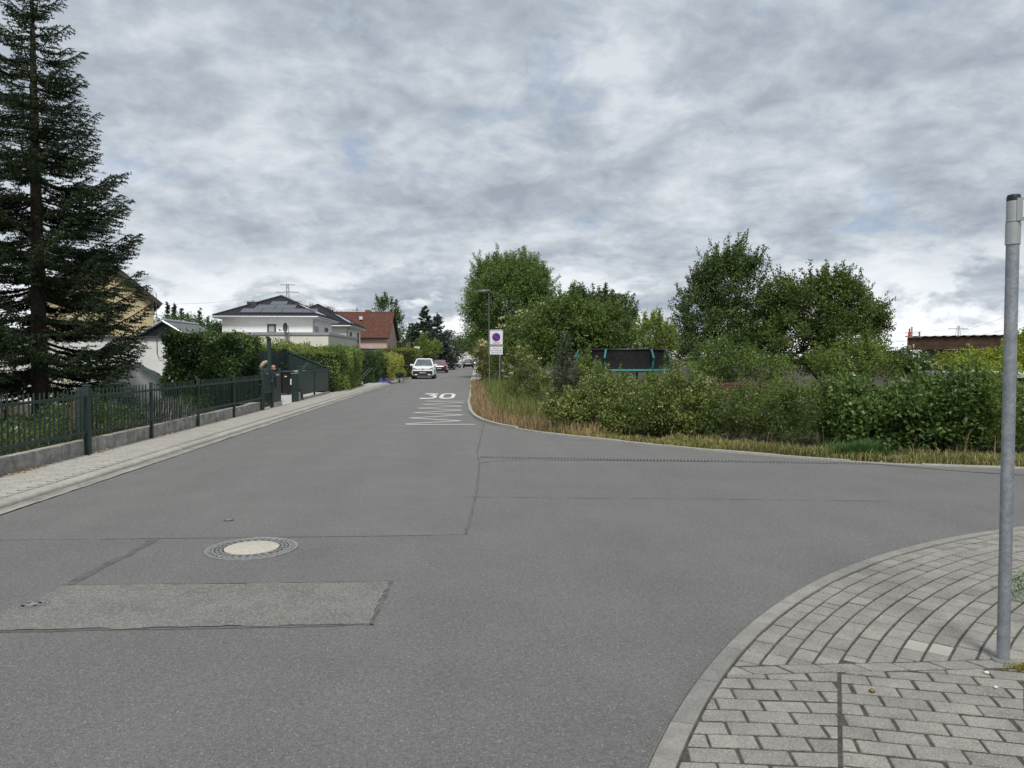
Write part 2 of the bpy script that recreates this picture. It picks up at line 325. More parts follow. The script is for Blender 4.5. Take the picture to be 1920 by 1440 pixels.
def box_hedge(name, label, x0, x1, y0, y1, z0, z1, lm, seed, n, lsize, aspect=.55, rough=.12, core=(.012, .02, .008), upright=0., group=None, cat='hedge', zfun=None):
    """clipped hedge: leaves in a shell over a twiggy dark core"""
    rng = np.random.default_rng(seed); t = thing(name, label, cat, ((x0+x1)/2, (y0+y1)/2, z0), 0, group)
    dx, dy, dz = x1-x0, y1-y0, z1-z0; ar = np.array([dx*dy*1.3, dy*dz, dy*dz, dx*dz, dx*dz]); f = rng.choice(5, n, p=ar/ar.sum()); u, v = rng.random(n), rng.random(n); C = np.zeros((n, 3)); Nn = np.zeros((n, 3))
    for i, (fx, nn) in enumerate([(None, (0, 0, 1)), (0, (-1, 0, 0)), (1, (1, 0, 0)), (0, (0, -1, 0)), (1, (0, 1, 0))]):
        k = f == i; Nn[k] = nn
        if i == 0: C[k] = np.c_[x0+u[k]*dx, y0+v[k]*dy, np.full(k.sum(), z1)]
        elif i < 3: C[k] = np.c_[np.full(k.sum(), (x0, x1)[fx]), y0+u[k]*dy, z0+v[k]*dz]
        else: C[k] = np.c_[x0+u[k]*dx, np.full(k.sum(), (y0, y1)[fx]), z0+v[k]*dz]
    # smooth lumps from a few waves
    lump = sum(np.sin(C@rng.normal(size=3)*w+rng.random()*6) for w in (1.3, 2.2, 3.7, 6))*rough*.35
    C += Nn*(lump-rng.random(n)**1.5*.16+(rng.random(n) < .04)*rng.random(n)*.18)[:, None]
    if zfun is not None: C[:, 2] = z0+(C[:, 2]-z0)*zfun(C)
    D = Nn*.5+rng.normal(size=(n, 3))*.6; D[:, 2] += .1+upright
    V, F = leaf_faces(rng, C, D, lsize*rng.uniform(.6, 1.3, n), aspect)
    rr = np.clip(.5+.25*np.sin(C@np.array([2.1, 1.7, 2.9]))+rng.normal(size=n)*.22, 0, 1); npmesh('foliage', V, F, lm, t, np.repeat(rr, 2))
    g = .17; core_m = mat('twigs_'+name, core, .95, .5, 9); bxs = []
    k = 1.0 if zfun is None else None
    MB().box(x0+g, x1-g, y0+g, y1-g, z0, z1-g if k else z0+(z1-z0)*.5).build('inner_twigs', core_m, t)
    return t
def blades(rng, P, hgt, width, lean=.35):
    """grass blades: three faces each, bent over"""
    n = len(P); x, y = P[:, 0], P[:, 1]; cl = .78+.22*(np.sin(x*3.1+y*1.7)+np.sin(x*7.3-y*5.1+2)+np.sin(x*1.1+y*9.7))/1.5; h = (hgt*cl*rng.uniform(.35, 1.3, n))[:, None]; az = rng.random(n)*2*math.pi; d = np.c_[np.cos(az), np.sin(az), np.zeros(n)]; s = np.c_[-np.sin(az), np.cos(az), np.zeros(n)]*width; l = (lean*rng.uniform(.2, 1.6, n))[:, None]
    up = np.array([[0, 0, 1.]]); m = P+up*h*.55+d*h*l*.3; tip = P+up*h*(1-.25*l)+d*h*l
    V = np.stack([P-s, P+s, m-s*.8, m+s*.8, tip], 1).reshape(-1, 3); k = np.arange(n)[:, None]*5
    F = np.concatenate([k+np.array([[0, 1, 3]]), k+np.array([[0, 3, 2]]), k+np.array([[2, 3, 4]])], 1).reshape(-1, 3); return V, F
def in_poly(P, poly):
    x, y = P[:, 0], P[:, 1]; ins = np.zeros(len(P), bool); q = np.array(poly); j = len(q)-1
    for i in range(len(q)):
        c = ((q[i, 1] > y) != (q[j, 1] > y)) & (x < (q[j, 0]-q[i, 0])*(y-q[i, 1])/(q[j, 1]-q[i, 1]+1e-12)+q[i, 0]); ins ^= c; j = i
    return ins
def scatter(rng, poly, n):
    q = np.array(poly); lo, hi = q.min(0), q.max(0); out = np.zeros((0, 2))
    while len(out) < n:
        P = lo+rng.random((n*2, 2))*(hi-lo); out = np.concatenate([out, P[in_poly(P, poly)]])
    return out[:n]
# ================================================================== GROUND AND ROADS
asphalt = mat('asphalt', (.155, .152, .147), .85, .06, 1.3, .9, 170, spec=.35, detail=10, grain=[(38, .22), (110, .30)], streak=.07,
              speck=[(170, .86, (.24, .24, .235), .5), (150, .975, (.40, .395, .38), .6), (230, .78, (.085, .085, .088), .5)])
asphalt_b = mat('asphalt_second_lay', (.147, .145, .141), .85, .06, 1.1, .9, 170, spec=.35, detail=10, grain=[(42, .22), (120, .30)], streak=.06,
              speck=[(170, .86, (.225, .225, .22), .5), (150, .978, (.38, .375, .36), .6), (230, .78, (.078, .078, .082), .5)])
asphalt_p = mat('asphalt_coarse_patch', (.172, .169, .158), .9, .14, 3, 1.0, 110, spec=.3,
              speck=[(95, .72, (.31, .30, .27), .55), (120, .80, (.085, .085, .085), .55)])
tar = mat('tar_seam', (.098, .096, .095), .7, .25, 9, .3, 60)
soil = mat('soil', (.050, .040, .024), .95, .35, 5, .8, 30, col2=(.026, .024, .013))
meadow = mat('meadow_ground', (.075, .085, .032), .95, .3, .35, .6, 12, col2=(.10, .085, .045))
concrete = mat('concrete', (.36, .345, .315), .85, .16, 6, .5, 70, objrand=.08, speck=[(120, .9, (.22, .21, .19), .5)])
kerb_m = mat('kerb_concrete', (.33, .316, .285), .85, .14, 9, .5, 120, objrand=.10, speck=[(220, .75, (.27, .26, .235), .55), (300, .9, (.5, .49, .45), .6)])
kerb_d = mat('kerb_concrete_dark', (.19, .185, .172), .85, .14, 9, .5, 120, objrand=.06, speck=[(220, .8, (.12, .12, .11), .55), (260, .92, (.36, .35, .33), .6)])
paver_m = mat('paver_concrete', (.238, .227, .204), .88, .18, 5, .7, 150, objrand=.16, grain=[(90, .2)], speck=[(230, .70, (.17, .163, .15), .6), (300, .88, (.45, .435, .40), .6)])
paver_l = mat('paver_concrete_pale', (.345, .332, .298), .88, .10, 4, .5, 120, objrand=.08, speck=[(200, .8, (.30, .29, .26), .5)])
joint_m = mat('joint_sand', (.062, .057, .047), .95, .4, 30, .6, 90)
moss_joint = mat('joint_sand_pale', (.10, .094, .080), .95, .3, 20, .6, 90)

MB().prism([(-2500, -900), (2500, -900), (2500, 3500), (-2500, 3500)], -.6, -.06).build('ground', meadow)
bpy.data.objects['ground']['kind'] = 'structure'
CX, CY, KR = 7.82, -.573, 7.94                          # corner kerb: centre and outer radius
far_kerb = [(.05+bend(y), y) for y in (320, 200, 126, 100, 70, 50, 40)]+[(0, 32), (-.06, 27.7), (.0, 23.6), (.12, 21.4), (.32, 19.9), (.73, 18.4), (1.46, 16.95), (2.48, 15.6), (3.36, 14.5), (4.2, 13.5), (5.3, 12.5), (6.2, 11.8), (6.9, 11.42), (7.63, 11.15), (8.5, 10.9), (14, 9.5), (40, 3)]
left_edge = [(-5.05+bend(y), y) for y in (-25, 0, 50, 70, 100, 126, 200, 320)]
road_poly = [(40, -25)]+[(40, -25)][:0]+left_edge+far_kerb
def sheet(name, poly, z, m, kind='structure', parent=None, thick=.0):
    me = bpy.data.meshes.new(name); bm = bmesh.new(); f = bm.faces.new([bm.verts.new((x, y, z)) for x, y in poly]); bmesh.ops.triangulate(bm, faces=[f]); bmesh.ops.recalc_face_normals(bm, faces=bm.faces)
    for q in bm.faces:
        if q.normal.z < 0: q.normal_flip()
    bm.to_mesh(me); bm.free(); o = link(name, me, parent, m)
    if kind and parent is None: o['kind'] = kind
    return o
road = sheet('road', road_poly, 0.0, asphalt)
# the lane this side of the long cross seam was laid at another time
sheet('asphalt_lay', [(-5.05, -25), (-5.05, 7.16), (-.03, 7.13), (.17, 11.9), (6.5, 11.3), (9, 9), (12, -25)], .003, asphalt_b, parent=road)
def strip(pts, w, z, jag=0., seed=1, cl=None):
    rng = np.random.default_rng(seed); P = [np.array(p, float) for p in pts]; fine = []
    for a, b in zip(P[:-1], P[1:]):
        n = max(1, int(np.linalg.norm(b-a)/.12)); fine += [a+(b-a)*i/n for i in range(n)]
    fine.append(P[-1]); V = []
    for i, p in enumerate(fine):
        d = fine[min(i+1, len(fine)-1)]-fine[max(i-1, 0)]; d /= np.linalg.norm(d); s = np.array([-d[1], d[0]]); ww = w*(1+rng.normal()*jag); c = p+s*rng.normal()*w*jag*.6
        V += [(*(c+s*ww/2), z), (*(c-s*ww/2), z)]
    return V, [(2*i, 2*i+1, 2*i+3, 2*i+2) for i in range(len(fine)-1)]
def seam(pts, w, seed, jag=.35): mb = MB(); mb.add(*strip(pts, w, .006, jag, seed)); return mb.build('tar_seam', tar, road)
seam([(.38, 19.18), (.25, 16), (.14, 13.3), (.17, 11.95), (.10, 9.5), (-.03, 7.13)], .024, 1)
seam([(-5.05, 7.18), (-4.37, 7.17), (-2.4, 7.13), (-.91, 7.12), (-.03, 7.13)], .013, 2)
seam([(-2.92, 7.08), (-2.99, 5.9), (-3.04, 5.2), (-3.1, 4.2), (-3.2, 2.5)], .075, 3, .2)
seam([(.17, 12.0), (.6, 12.35), (2.0, 12.22)], .025, 4)
seam([(2.0, 12.25), (4.2, 11.95), (6.5, 11.52), (7.4, 10.7), (9, 9.7)], .05, 8, .2)
seam([(-3.0, 5.70), (-.6, 5.66)], .016, 5); seam([(-3.2, 4.74), (-.60, 4.735)], .025, 6); seam([(-.585, 5.67), (-.625, 4.73)], .022, 7, .4)
seam([(-.2, 9.1), (1.5, 8.9), (3.2, 8.75), (5, 8.5)], .012, 9, .6)
# coarse repair patch with a ragged rim
rg = np.random.default_rng(4); pp = []
for a, b in [((-3.03, 5.68), (-.60, 5.64)), ((-.60, 5.64), (-.64, 4.74)), ((-.64, 4.74), (-3.16, 4.77)), ((-3.16, 4.77), (-3.03, 5.68))]:
    for i in range(26): q = i/26; pp.append((a[0]+(b[0]-a[0])*q+rg.normal()*.009, a[1]+(b[1]-a[1])*q+rg.normal()*.009))
patch = sheet('repair_patch', pp, .009, asphalt_p, parent=road)

# ------------------------------------------------------------------ manhole, valve covers, drain
iron = mat('cast_iron', (.10, .10, .105), .55, .3, 30, .3, 90, metal=.5)
iron_l = mat('cast_iron_worn', (.27, .27, .265), .5, .2, 30, .2, 90, metal=.4)
mx, my = -1.93, 6.71
mh = thing('manhole_cover', 'round cast iron manhole cover with a pale concrete centre in the road', 'manhole cover', (mx, my, .003))
MB().lathe([(.395, 0), (.395, .010), (.375, .012), (.365, .004), (.0, .004)], (mx, my, .003), 64).build('frame', iron_l, mh, True)
MB().lathe([(.335, .004), (.335, .012), (.318, .012), (.318, .004)], (mx, my, .003), 64).build('ring', iron_l, mh, True)
MB().lathe([(.313, .003), (.313, .007), (.240, .007), (.240, .003)], (mx, my, .003), 64).build('lid', iron, mh, True)
MB().lathe([(.235, .0), (.235, .014), (.222, .018), (.0, .019)], (mx, my, .003), 48).build('concrete_infill', mat('infill_concrete', (.43, .40, .345), .9, .12, 30, .7, 120, speck=[(160, .8, (.38, .34, .28), .6), (200, .9, (.6, .57, .5), .6)]), mh, True)
mb = MB(); mb2 = MB()
for k in range(40):
    a = 2*math.pi*k/40; b = a+.085
    mb.prism([(mx+r*math.cos(t), my+r*math.sin(t)) for r, t in ((.340, a), (.340, b), (.363, b+.05), (.363, a+.05))], .006, .0165)
for k in range(28):
    a = 2*math.pi*k/28; b = a+.12
    for r0, r1 in ((.252, .272), (.285, .305)): mb2.prism([(mx+r*math.cos(t), my+r*math.sin(t)) for r, t in ((r0, a), (r0, b), (r1, b-.03), (r1, a-.03))], .006, .0155)
mb.build('frame_rib', iron_l, mh, kind='stuff'); mb2.build('lid_rib', iron_l, mh, kind='stuff')
iron_v = mat('cast_iron_dusty', (.14, .14, .14), .7, .3, 30, .3, 90)
def valve(x, y, r, label, iron=iron_v):
    v = thing('valve_cover', label, 'valve cover', (x, y, .006))
    MB().lathe([(r, 0), (r, .005), (r*.86, .005), (r*.84, .001), (r*.0, .001)], (x, y, .006), 32).build('frame', iron, v, True)
    MB().lathe([(r*.74, .0015), (r*.74, .006), (r*.55, .006), (r*.53, .003), (0, .003)], (x, y, .006), 32).build('lid', iron, v, True)
    MB().box(x-r*.5, x+r*.5, y-.012, y+.012, .008, .0125).box(x-r*.22, x+r*.22, y-.05*r/.12, y+.05*r/.12, .008, .0115).build('handle', iron_l, v)
valve(-3.0, 5.25, .115, 'oval looking iron valve cover at the corner of the coarse asphalt patch')
valve(-2.51, 7.92, .05, 'tiny iron valve cover in the asphalt beyond the manhole')
dr = thing('drain_channel', 'slotted drain channel across the mouth of the side street', 'drain', (.17, 12.77, 0))
da, db = np.array([.17, 12.77]), np.array([6.49, 11.57]); dd = (db-da)/np.linalg.norm(db-da); dn = np.array([-dd[1], dd[0]]); ang = math.atan2(dd[1], dd[0])
def chan(o0, o1, z0, z1): return [tuple(da+dn*o0), tuple(db+dn*o0), tuple(db+dn*o1), tuple(da+dn*o1)]
MB().prism(chan(-.065, .065, 0, 0), .0, .004).build('trough', mat('trough_dark', (.012, .012, .012), .9), dr)
mb = MB().prism(chan(-.085, -.06, 0, 0), 0, .010).prism(chan(.06, .085, 0, 0), 0, .010); mb.build('rim', mat('drain_rim', (.11, .11, .11), .8, .2, 10), dr)
mb = MB(); Ld = np.linalg.norm(db-da); k = 0
while k*.055 < Ld:
    p = da+dd*k*.055; mb.prism([tuple(p+dn*-.06), tuple(p+dd*.026+dn*-.06), tuple(p+dd*.026+dn*.06), tuple(p+dn*.06)], .003, .0095); k += 1
mb.build('grate_bar', iron_l, dr, kind='stuff')

# ------------------------------------------------------------------ road paint
paint = mat('road_paint', (.62, .61, .585), .7, .10, 14, .4, 90, col2=(.60, .59, .565))
def paint_mesh(name, mb, label): o = mb.build(name, paint); tag(o, label, 'road marking'); return o
Z = [(761, 795), (863, 789.4), (768.3, 784.2), (867.8, 778.4), (777.2, 774.2), (865.6, 769.4), (783.3, 765.6), (865.6, 761.9), (792.2, 758.4), (867.8, 755.1), (797, 752.2)]
zz = [G(*p) for p in Z]; mb = MB()
for i, (a, b) in enumerate(zip(zz[:-1], zz[1:])): mb.add(*strip([a, b], .12, .008+.0012*(i % 2)))
mb.add(*strip([G(762, 796.6), G(891, 796.2)], .13, .0108)); mb.add(*strip([G(797, 752.2), G(875.6, 752.6)], .12, .0112))
paint_mesh('zigzag_marking', mb, 'white zigzag road marking in front of the painted thirty')
def glyph(pts, w):
    P = [np.array(p, float) for p in pts]; V = []; n = len(P); closed = np.allclose(P[0], P[-1])
    for i, p in enumerate(P):
        a = P[i-1] if i else (P[-2] if closed else P[0]); b = P[i+1] if i < n-1 else (P[1] if closed else P[-1]); d = b-a; d /= np.linalg.norm(d); s = np.array([-d[1], d[0]])
        V += [p+s*w/2, p-s*w/2]
    return V, [(2*i, 2*i+1, 2*i+3, 2*i+2) for i in range(n-1)]
def rr(cx, cy, w, h, r, n=6, a0=0, a1=360):
    out = []
    for qx, qy, s in ((1, 1, 0), (-1, 1, 90), (-1, -1, 180), (1, -1, 270)):
        for i in range(n+1): t = R(s+90*i/n); out.append((cx+qx*(w/2-r)+r*math.cos(t), cy+qy*(h/2-r)+r*math.sin(t)))
    return out+[out[0]]
mb = MB(); x0, y0, SW, SH = -2.08, 31.05, .70, 4.65
for ox, pts in ((0, [(.02, .92), (.52, .92), (.60, .90), (.30, .58), (.46, .57), (.56, .50), (.60, .38), (.59, .22), (.52, .11), (.40, .07), (.02, .08)]), (.80, rr(.32, .5, .50, .86, .22))):
    V, F = glyph(pts, .155); mb.add([(x0+ox+v[0]*1.02, y0+v[1]*SH, .010) for v in V], F)
paint_mesh('speed_marking', mb, 'white number thirty painted on the road lane')
for a, b, w, lab in [((771, 714.5), (813, 714), .12, 'white end line of the parking bay under the white car'), ((819, 710.2), (824, 710), .25, 'short white dash beside the rear wheel of the white car'), ((824, 706.5), (830, 706.3), .25, 'short white dash behind the white car, nearer the lane'), ((829, 713.6), (840, 713.2), .14, 'faint white dash in the lane right of the white car')]:
    paint_mesh('bay_marking', MB().add(*strip([G(*a), G(*b)], w, .008)), lab)
mb = MB()
for k in range(7):
    x = -2.0+k*.30+bend(138); mb.box(x, x+.17, 137, 141, .006, .0075)
paint_mesh('dashed_marking', mb, 'row of short white bars across the road left of the dark car')

# ------------------------------------------------------------------ left pavement
pv = MB().box(-6.46, -5.40, -6, 60, -.05, .055).build('pavement', moss_joint); pv['kind'] = 'structure'; pv.name = 'pavement'
rg = np.random.default_rng(11)
kb = MB().prism([(-.5, 0), (.5, 0), (.5, 1), (-.5, 1)], 0, 1)
def unit_stone(name, L, W, H, ch, m):
    """block with chamfered top edges, centred on its base"""
    mb = MB().prism([(-L/2, -W/2), (L/2, -W/2), (L/2, W/2), (-L/2, W/2)], 0, H, ch); o = mb.build(name, m); me = o.data; bpy.data.objects.remove(o); return me
kp = [(-.075, 0), (.075, 0), (.075, .118), (.066, .140), (.040, .158), (-.075, .165)]
kerb_o = MB().add([(-.4925, y_, z_) for y_, z_ in kp]+[(.4925, y_, z_) for y_, z_ in kp], [tuple(range(6)), tuple(range(6, 12))[::-1]]+[(i, (i+1) % 6, 6+(i+1) % 6, 6+i) for i in range(6)]).build('kerb_stone', kerb_m, None, True)
kerb_me = kerb_o.data; bpy.data.objects.remove(kerb_o)
kl = thing('kerb', 'long low kerb of pale concrete stones beside the fence pavement', 'kerb', (-5.33, 3, 0))
for k in range(66):
    o = link('kerb_stone', kerb_me, kl); y = -5.5+k; o.location = (rg.normal()*.002, y-3, -.095+rg.normal()*.0015); o.rotation_euler = (0, rg.normal()*.0015, -math.pi/2+rg.normal()*.0015)
MB().box(-5.40+.6, -5.25+.6, 60, 300, -.05, .08).build('far_kerb_run', kerb_m, kl, kind='stuff')
# gutter: concrete strip, worn and silted
gm = mat('gutter_concrete', (.34, .32, .28), .9, .25, 2.2, .6, 60, col2=(.17, .16, .14), speck=[(90, .75, (.12, .115, .10), .6), (150, .85, (.42, .40, .36), .6)])
gt = MB().box(-5.26, -5.14, -6, 62, -.03, .006).build('gutter', gm); gt['kind'] = 'structure'
mb = MB(); y = -5.0; k = 0
while y < 61:
    L = rg.uniform(.7, 1.4)
    mb.add(*strip([(-5.105+rg.normal()*.006, y), (-5.105+rg.normal()*.006, y+L-.008)], .085+rg.normal()*.006, .0075, .06, k))
    y += L; k += 1
mb.build('gutter_edging', mat('gutter_edging', (.33, .315, .28), .9, .2, 1.1, .5, 80, col2=(.20, .19, .17)), gt)
# interlocking pavers: the nearest ones one by one
def wavy(x, y, L, W, sk):
    return [(x-L/2-sk, y-W/2), (x+L/2-sk, y-W/2), (x+L/2+sk, y+W/2), (x-L/2+sk, y+W/2)]
me_p = MB().prism(wavy(0, 0, .194, .100, .016), 0, .04, .005).build('paver', paver_l); mesh_l = me_p.data; bpy.data.objects.remove(me_p)
mesh_l2 = MB().prism(wavy(0, 0, .194, .100, -.016), 0, .04, .005).build('paver', paver_l); t2 = mesh_l2.data; bpy.data.objects.remove(mesh_l2); mesh_l2 = t2
rest = MB(); cnt = 0; row = 0; y = 4.0
while y < 58:
    for c in range(6):
        x = -5.51-c*.2-(row % 2)*.1
        if x < -6.37 or x > -5.49: continue
        if 8.2 < y < 14.3 and cnt < 300:
            o = link('paver', (mesh_l, mesh_l2)[row % 2], pv); o.location = (x, y, .045+rg.normal()*.0012); o.rotation_euler = (rg.normal()*.004, rg.normal()*.004, rg.normal()*.006); cnt += 1
        elif y < 40: rest.prism(wavy(x, y, .194, .100, (.016, -.016)[row % 2]), .045, .085+rg.normal()*.001)
    y += .106; row += 1
rest.box(-6.44, -5.42, 40, 59.5, .05, .083)
rest.build('far_pavers', paver_l, pv, kind='stuff')

# ------------------------------------------------------------------ corner pavement on the right
def arc(r, a0, a1, n): return [(CX+r*math.cos(a0+(a1-a0)*i/n), CY+r*math.sin(a0+(a1-a0)*i/n)) for i in range(n+1)]
A0, A1 = R(176), R(72); RE = 6.50; RI = KR-.135
tang = lambda r, a, d: (CX+r*math.cos(a)+math.sin(a)*d, CY+r*math.sin(a)-math.cos(a)*d)
cp = MB().prism(arc(KR-.02, A0, A1, 60)+[tang(KR-.02, A1, 20), tang(RE-.3, A1, 20)]+arc(RE-.3, A1, A0, 60), -.05, .0455).build('corner_pavement', joint_m); cp['kind'] = 'structure'
kerb_c = mat('kerb_concrete_corner', (.225, .216, .195), .85, .16, 9, .5, 120, objrand=.10, speck=[(220, .75, (.20, .19, .17), .55), (300, .9, (.42, .41, .38), .6)])
ck = thing('kerb', 'curved low kerb of concrete stones round the corner pavement', 'kerb', (1.0, 3.3, 0))
da_ = .5/KR; k = 0; a = A0
prof = [(KR, -.05), (KR, .018), (KR-.030, .052), (KR-.13, .058), (KR-.13, -.05)]
while a > A1:
    a2 = a-da_+.0008; V = []; n = 4
    for i in range(n+1):
        t = a+(a2-a)*i/n
        for r, z in prof: V.append((CX+r*math.cos(t), CY+r*math.sin(t), z))
    m_ = len(prof); F = [(i*m_+j, i*m_+(j+1) % m_, (i+1)*m_+(j+1) % m_, (i+1)*m_+j) for i in range(n) for j in range(m_)]+[tuple(range(m_)), tuple(n*m_+j for j in range(m_))[::-1]]
    mid = math.degrees((a+a2)/2); o = MB().add(V, F).build('kerb_stone', kerb_d if 145.2 < mid < 152.5 else kerb_c, ck, True)
    a -= da_; k += 1
MB().prism([tang(KR, A1, .01), tang(KR, A1, 20), tang(KR-.13, A1, 20), tang(KR-.13, A1, .01)], -.05, .056).build('straight_run', kerb_m, ck, kind='stuff')
def clip(poly, n, d):
    """keep the side p.n <= d"""
    out = []
    for i in range(len(poly)):
        p, q = np.array(poly[i]), np.array(poly[(i+1) % len(poly)]); sp, sq = p@n-d, q@n-d
        if sp <= 0: out.append(p)
        if sp*sq < 0: out.append(p+(q-p)*sp/(sp-sq))
    return out
def parea(p):
    x = np.array(p); return .5*abs(np.dot(x[:, 0], np.roll(x[:, 1], 1))-np.dot(x[:, 1], np.roll(x[:, 0], 1)))
PAV = []                                    # (polygon, top level)
def put(poly, special=None):
    if len(poly) < 3 or parea(poly) < .0012: return
    PAV.append((poly, special))
def radial(poly, lo=True, hi=True):
    c = np.mean(poly, 0); u = c-np.array([CX, CY]); r = np.linalg.norm(u); u /= r; base = u@np.array([CX, CY])
    if hi: poly = clip(poly, u, base+RI-.006)
    if lo and len(poly) > 2: poly = clip(poly, -u, -(base+RE+.006))
    return poly
row = 0; r = RI-.004
while r-.112 > RE-.02:
    r1, r0 = r-.005, r-.110; L = .168/((r0+r1)/2); a = R(162)-(row*.37 % 1)*L
    while a > A1-.9:
        g = .0075/r1; w = 1 if rg.random() > .04 else .5; b = a-L*w
        if a < A1-.02: break
        q = [(CX+rr_*math.cos(t), CY+rr_*math.sin(t)) for rr_, t in ((r0, a-g), (r1, a-g), (r1, b+g), (r0, b+g))]; q = [np.array(x) for x in q]
        q = clip(q, np.array([0, -1.]), -3.878)
        put(q, 'pale' if (abs(np.mean([x[0] for x in q])-2.62) < .2 and abs(np.mean([x[1] for x in q])-4.05) < .06) else None) if len(q) > 2 else None
        a = b
    r -= .119; row += 1
x = 1.02
while x < 3.3:
    q = [np.array(p) for p in ((x, 3.862), (x+.196, 3.862), (x+.246, 3.772), (x+.05, 3.772))]; q = radial(q); put(q); x += .211
s0, s1 = np.array([1.94, 3.765]), np.array([1.49, 2.87]); sdv = (s1-s0)/np.linalg.norm(s1-s0); sn = np.array([-sdv[1], sdv[0]])   # sn points right of the seam
if sn[0] < 0: sn = -sn
def bond(rot, o, side, y_lo=1.0):
    ca, sa = math.cos(rot), math.sin(rot); ex, ey = np.array([ca, sa]), np.array([-sa, ca])
    for j in range(-30, 10):
        for i in range(-12, 14):
            off = (j % 2)*.106+rg.normal()*.0022; x0_, y0_ = i*.2125+off, j*.1175; q = [o+ex*(x0_+u)+ey*(y0_+v) for u, v in ((0, 0), (.198, 0), (.198, .099), (0, .099))]
            q = clip(q, np.array([0, 1.]), 3.755)
            if len(q) < 3: continue
            q = clip(q, sn, s0@sn-.009) if side == 0 else clip(q, -sn, -(s0@sn+.009))
            if len(q) < 3: continue
            q = radial(q)
            if len(q) < 3 or np.mean(q, 0)[1] < y_lo: continue
            put(q)
bond(R(-7.5), np.array([1.30, 3.50]), 0); bond(R(-16), np.array([1.9, 3.52]), 1)
def dist(p): c = np.mean(p[0], 0); vis = 0 if (c[1] > 2.75 and (c[0]*math.cos(YAW)-c[1]*math.sin(YAW))/(c[1]*math.cos(YAW)+c[0]*math.sin(YAW)) < .72) else 100; return c@c+vis
PAV.sort(key=dist); rest = MB()
for k, (q, sp) in enumerate(PAV):
    dz = rg.normal()*.0016; q2 = [tuple(p) for p in q]
    if k < 300:
        c = np.mean(q, 0); ob = MB().prism([(p[0]-c[0], p[1]-c[1]) for p in q2], -.03, .0, .004).build('paver', paver_l if sp else paver_m, cp, local=True); ob.location = (c[0], c[1], .052+dz); ob.rotation_euler = (rg.normal()*.006, rg.normal()*.006, 0)
    else: rest.prism(q2, .02, .052+dz, .004)
rest.build('far_pavers', paver_m, cp, kind='stuff')
ed = thing('edging', 'flat concrete edging slabs along the back of the corner pavement', 'edging', (2.9, 3.6, 0))
a = A0; k = 0
while a > A1:
    a2 = a-1.0/RE; MB().prism(arc(RE-.012, a-.001, a2+.001, 5)+arc(RE-.33, a2+.001, a-.001, 5), -.02, .058+rg.normal()*.003, .006).build('slab', concrete if k % 3 else kerb_d, ed); a = a2; k += 1
bed = MB().prism(arc(RE-.34, A0, A1, 30)+[tang(RE-.34, A1, 20), (30, -12), (2, -12)], -.05, .05).build('flower_bed', soil); bed['kind'] = 'structure'
# crumbs and a snail shell on the pavers
def pebble(x, y, z, r, m, label, cat='stone', name='pebble'):
    rng = np.random.default_rng(int(abs(x)*1000)); bm = bmesh.new(); bmesh.ops.create_icosphere(bm, subdivisions=2, radius=r)
    for v in bm.verts: v.co *= 1+rng.normal()*.10; v.co.z *= .6
    me = bpy.data.meshes.new(name); bm.to_mesh(me); bm.free(); o = link(name, me, None, m); o.location = (x, y, z+r*.5); tag(o, label, cat); me.polygons.foreach_set('use_smooth', [True]*len(me.polygons)); return o
px_, py_ = G(1635, 1297, .055); pebble(px_, py_, .055, .014, mat('shell_brown', (.16, .11, .05), .5, .4, 60), 'small brown snail shell lying on the corner pavers', 'shell', 'snail_shell')
px_, py_ = G(1850, 1263, .055); pebble(px_, py_, .055, .013, mat('crumb_white', (.6, .58, .55), .8), 'white crumb on the pavers below the sign post, nearer the post')
px_, py_ = G(1867, 1290, .055); pebble(px_, py_, .055, .010, mat('crumb_white'), 'white crumb on the pavers below the sign post, farther from the post')

# ------------------------------------------------------------------ far side kerb and verge
fk = thing('kerb', 'pale edging kerb round the overgrown corner with dry grass', 'kerb', (0.3, 20, 0))
pts = [np.array(p, float) for p in far_kerb if p[1] < 41 and p[0] < 15]
fine = []
for p, q in zip(pts[:-1], pts[1:]):
    n = max(1, int(np.linalg.norm(q-p)/.25)); fine += [p+(q-p)*i/n for i in range(n)]
for i in range(0, len(fine)-4, 4):
    seg_ = fine[i:i+5]; Lf = []; Rt = []
    for j, p in enumerate(seg_):
        d = seg_[min(j+1, 4)]-seg_[max(j-1, 0)]; d /= np.linalg.norm(d); s = np.array([-d[1], d[0]]); Lf.append(tuple(p)); Rt.append(tuple(p+s*.10))
    h = .07 if seg_[0][1] > 18.6 else (.03 if seg_[0][1] > 12.4 else .022)
    MB().prism(Lf+Rt[::-1], -.05, h+rg.normal()*.004).build('kerb_stone', kerb_m, fk)
MB().add(*strip([(.1+bend(y), y) for y in (41, 60, 100, 126, 200, 300)], .12, .08)).build('far_kerb_run', kerb_m, fk, kind='stuff')
def off_poly(o): return [(p[0]+(o if p[1] > 25 else o*.6), p[1]+(0 if p[1] > 25 else o*.8)) for p in far_kerb]
verge = sheet('verge', [(p[0]+.06, p[1]+(.08 if p[1] < 22 else 0)) for p in far_kerb]+[(60, 4), (60, 320)], .012, soil)
rp = sheet('pavement', [(.12+bend(y), y) for y in (50, 70, 126, 200, 300)]+[(.95+bend(y), y) for y in (300, 200, 126, 70, 60)], .075, mat('far_pavement', (.40, .38, .35), .9, .15, 1.2)); 
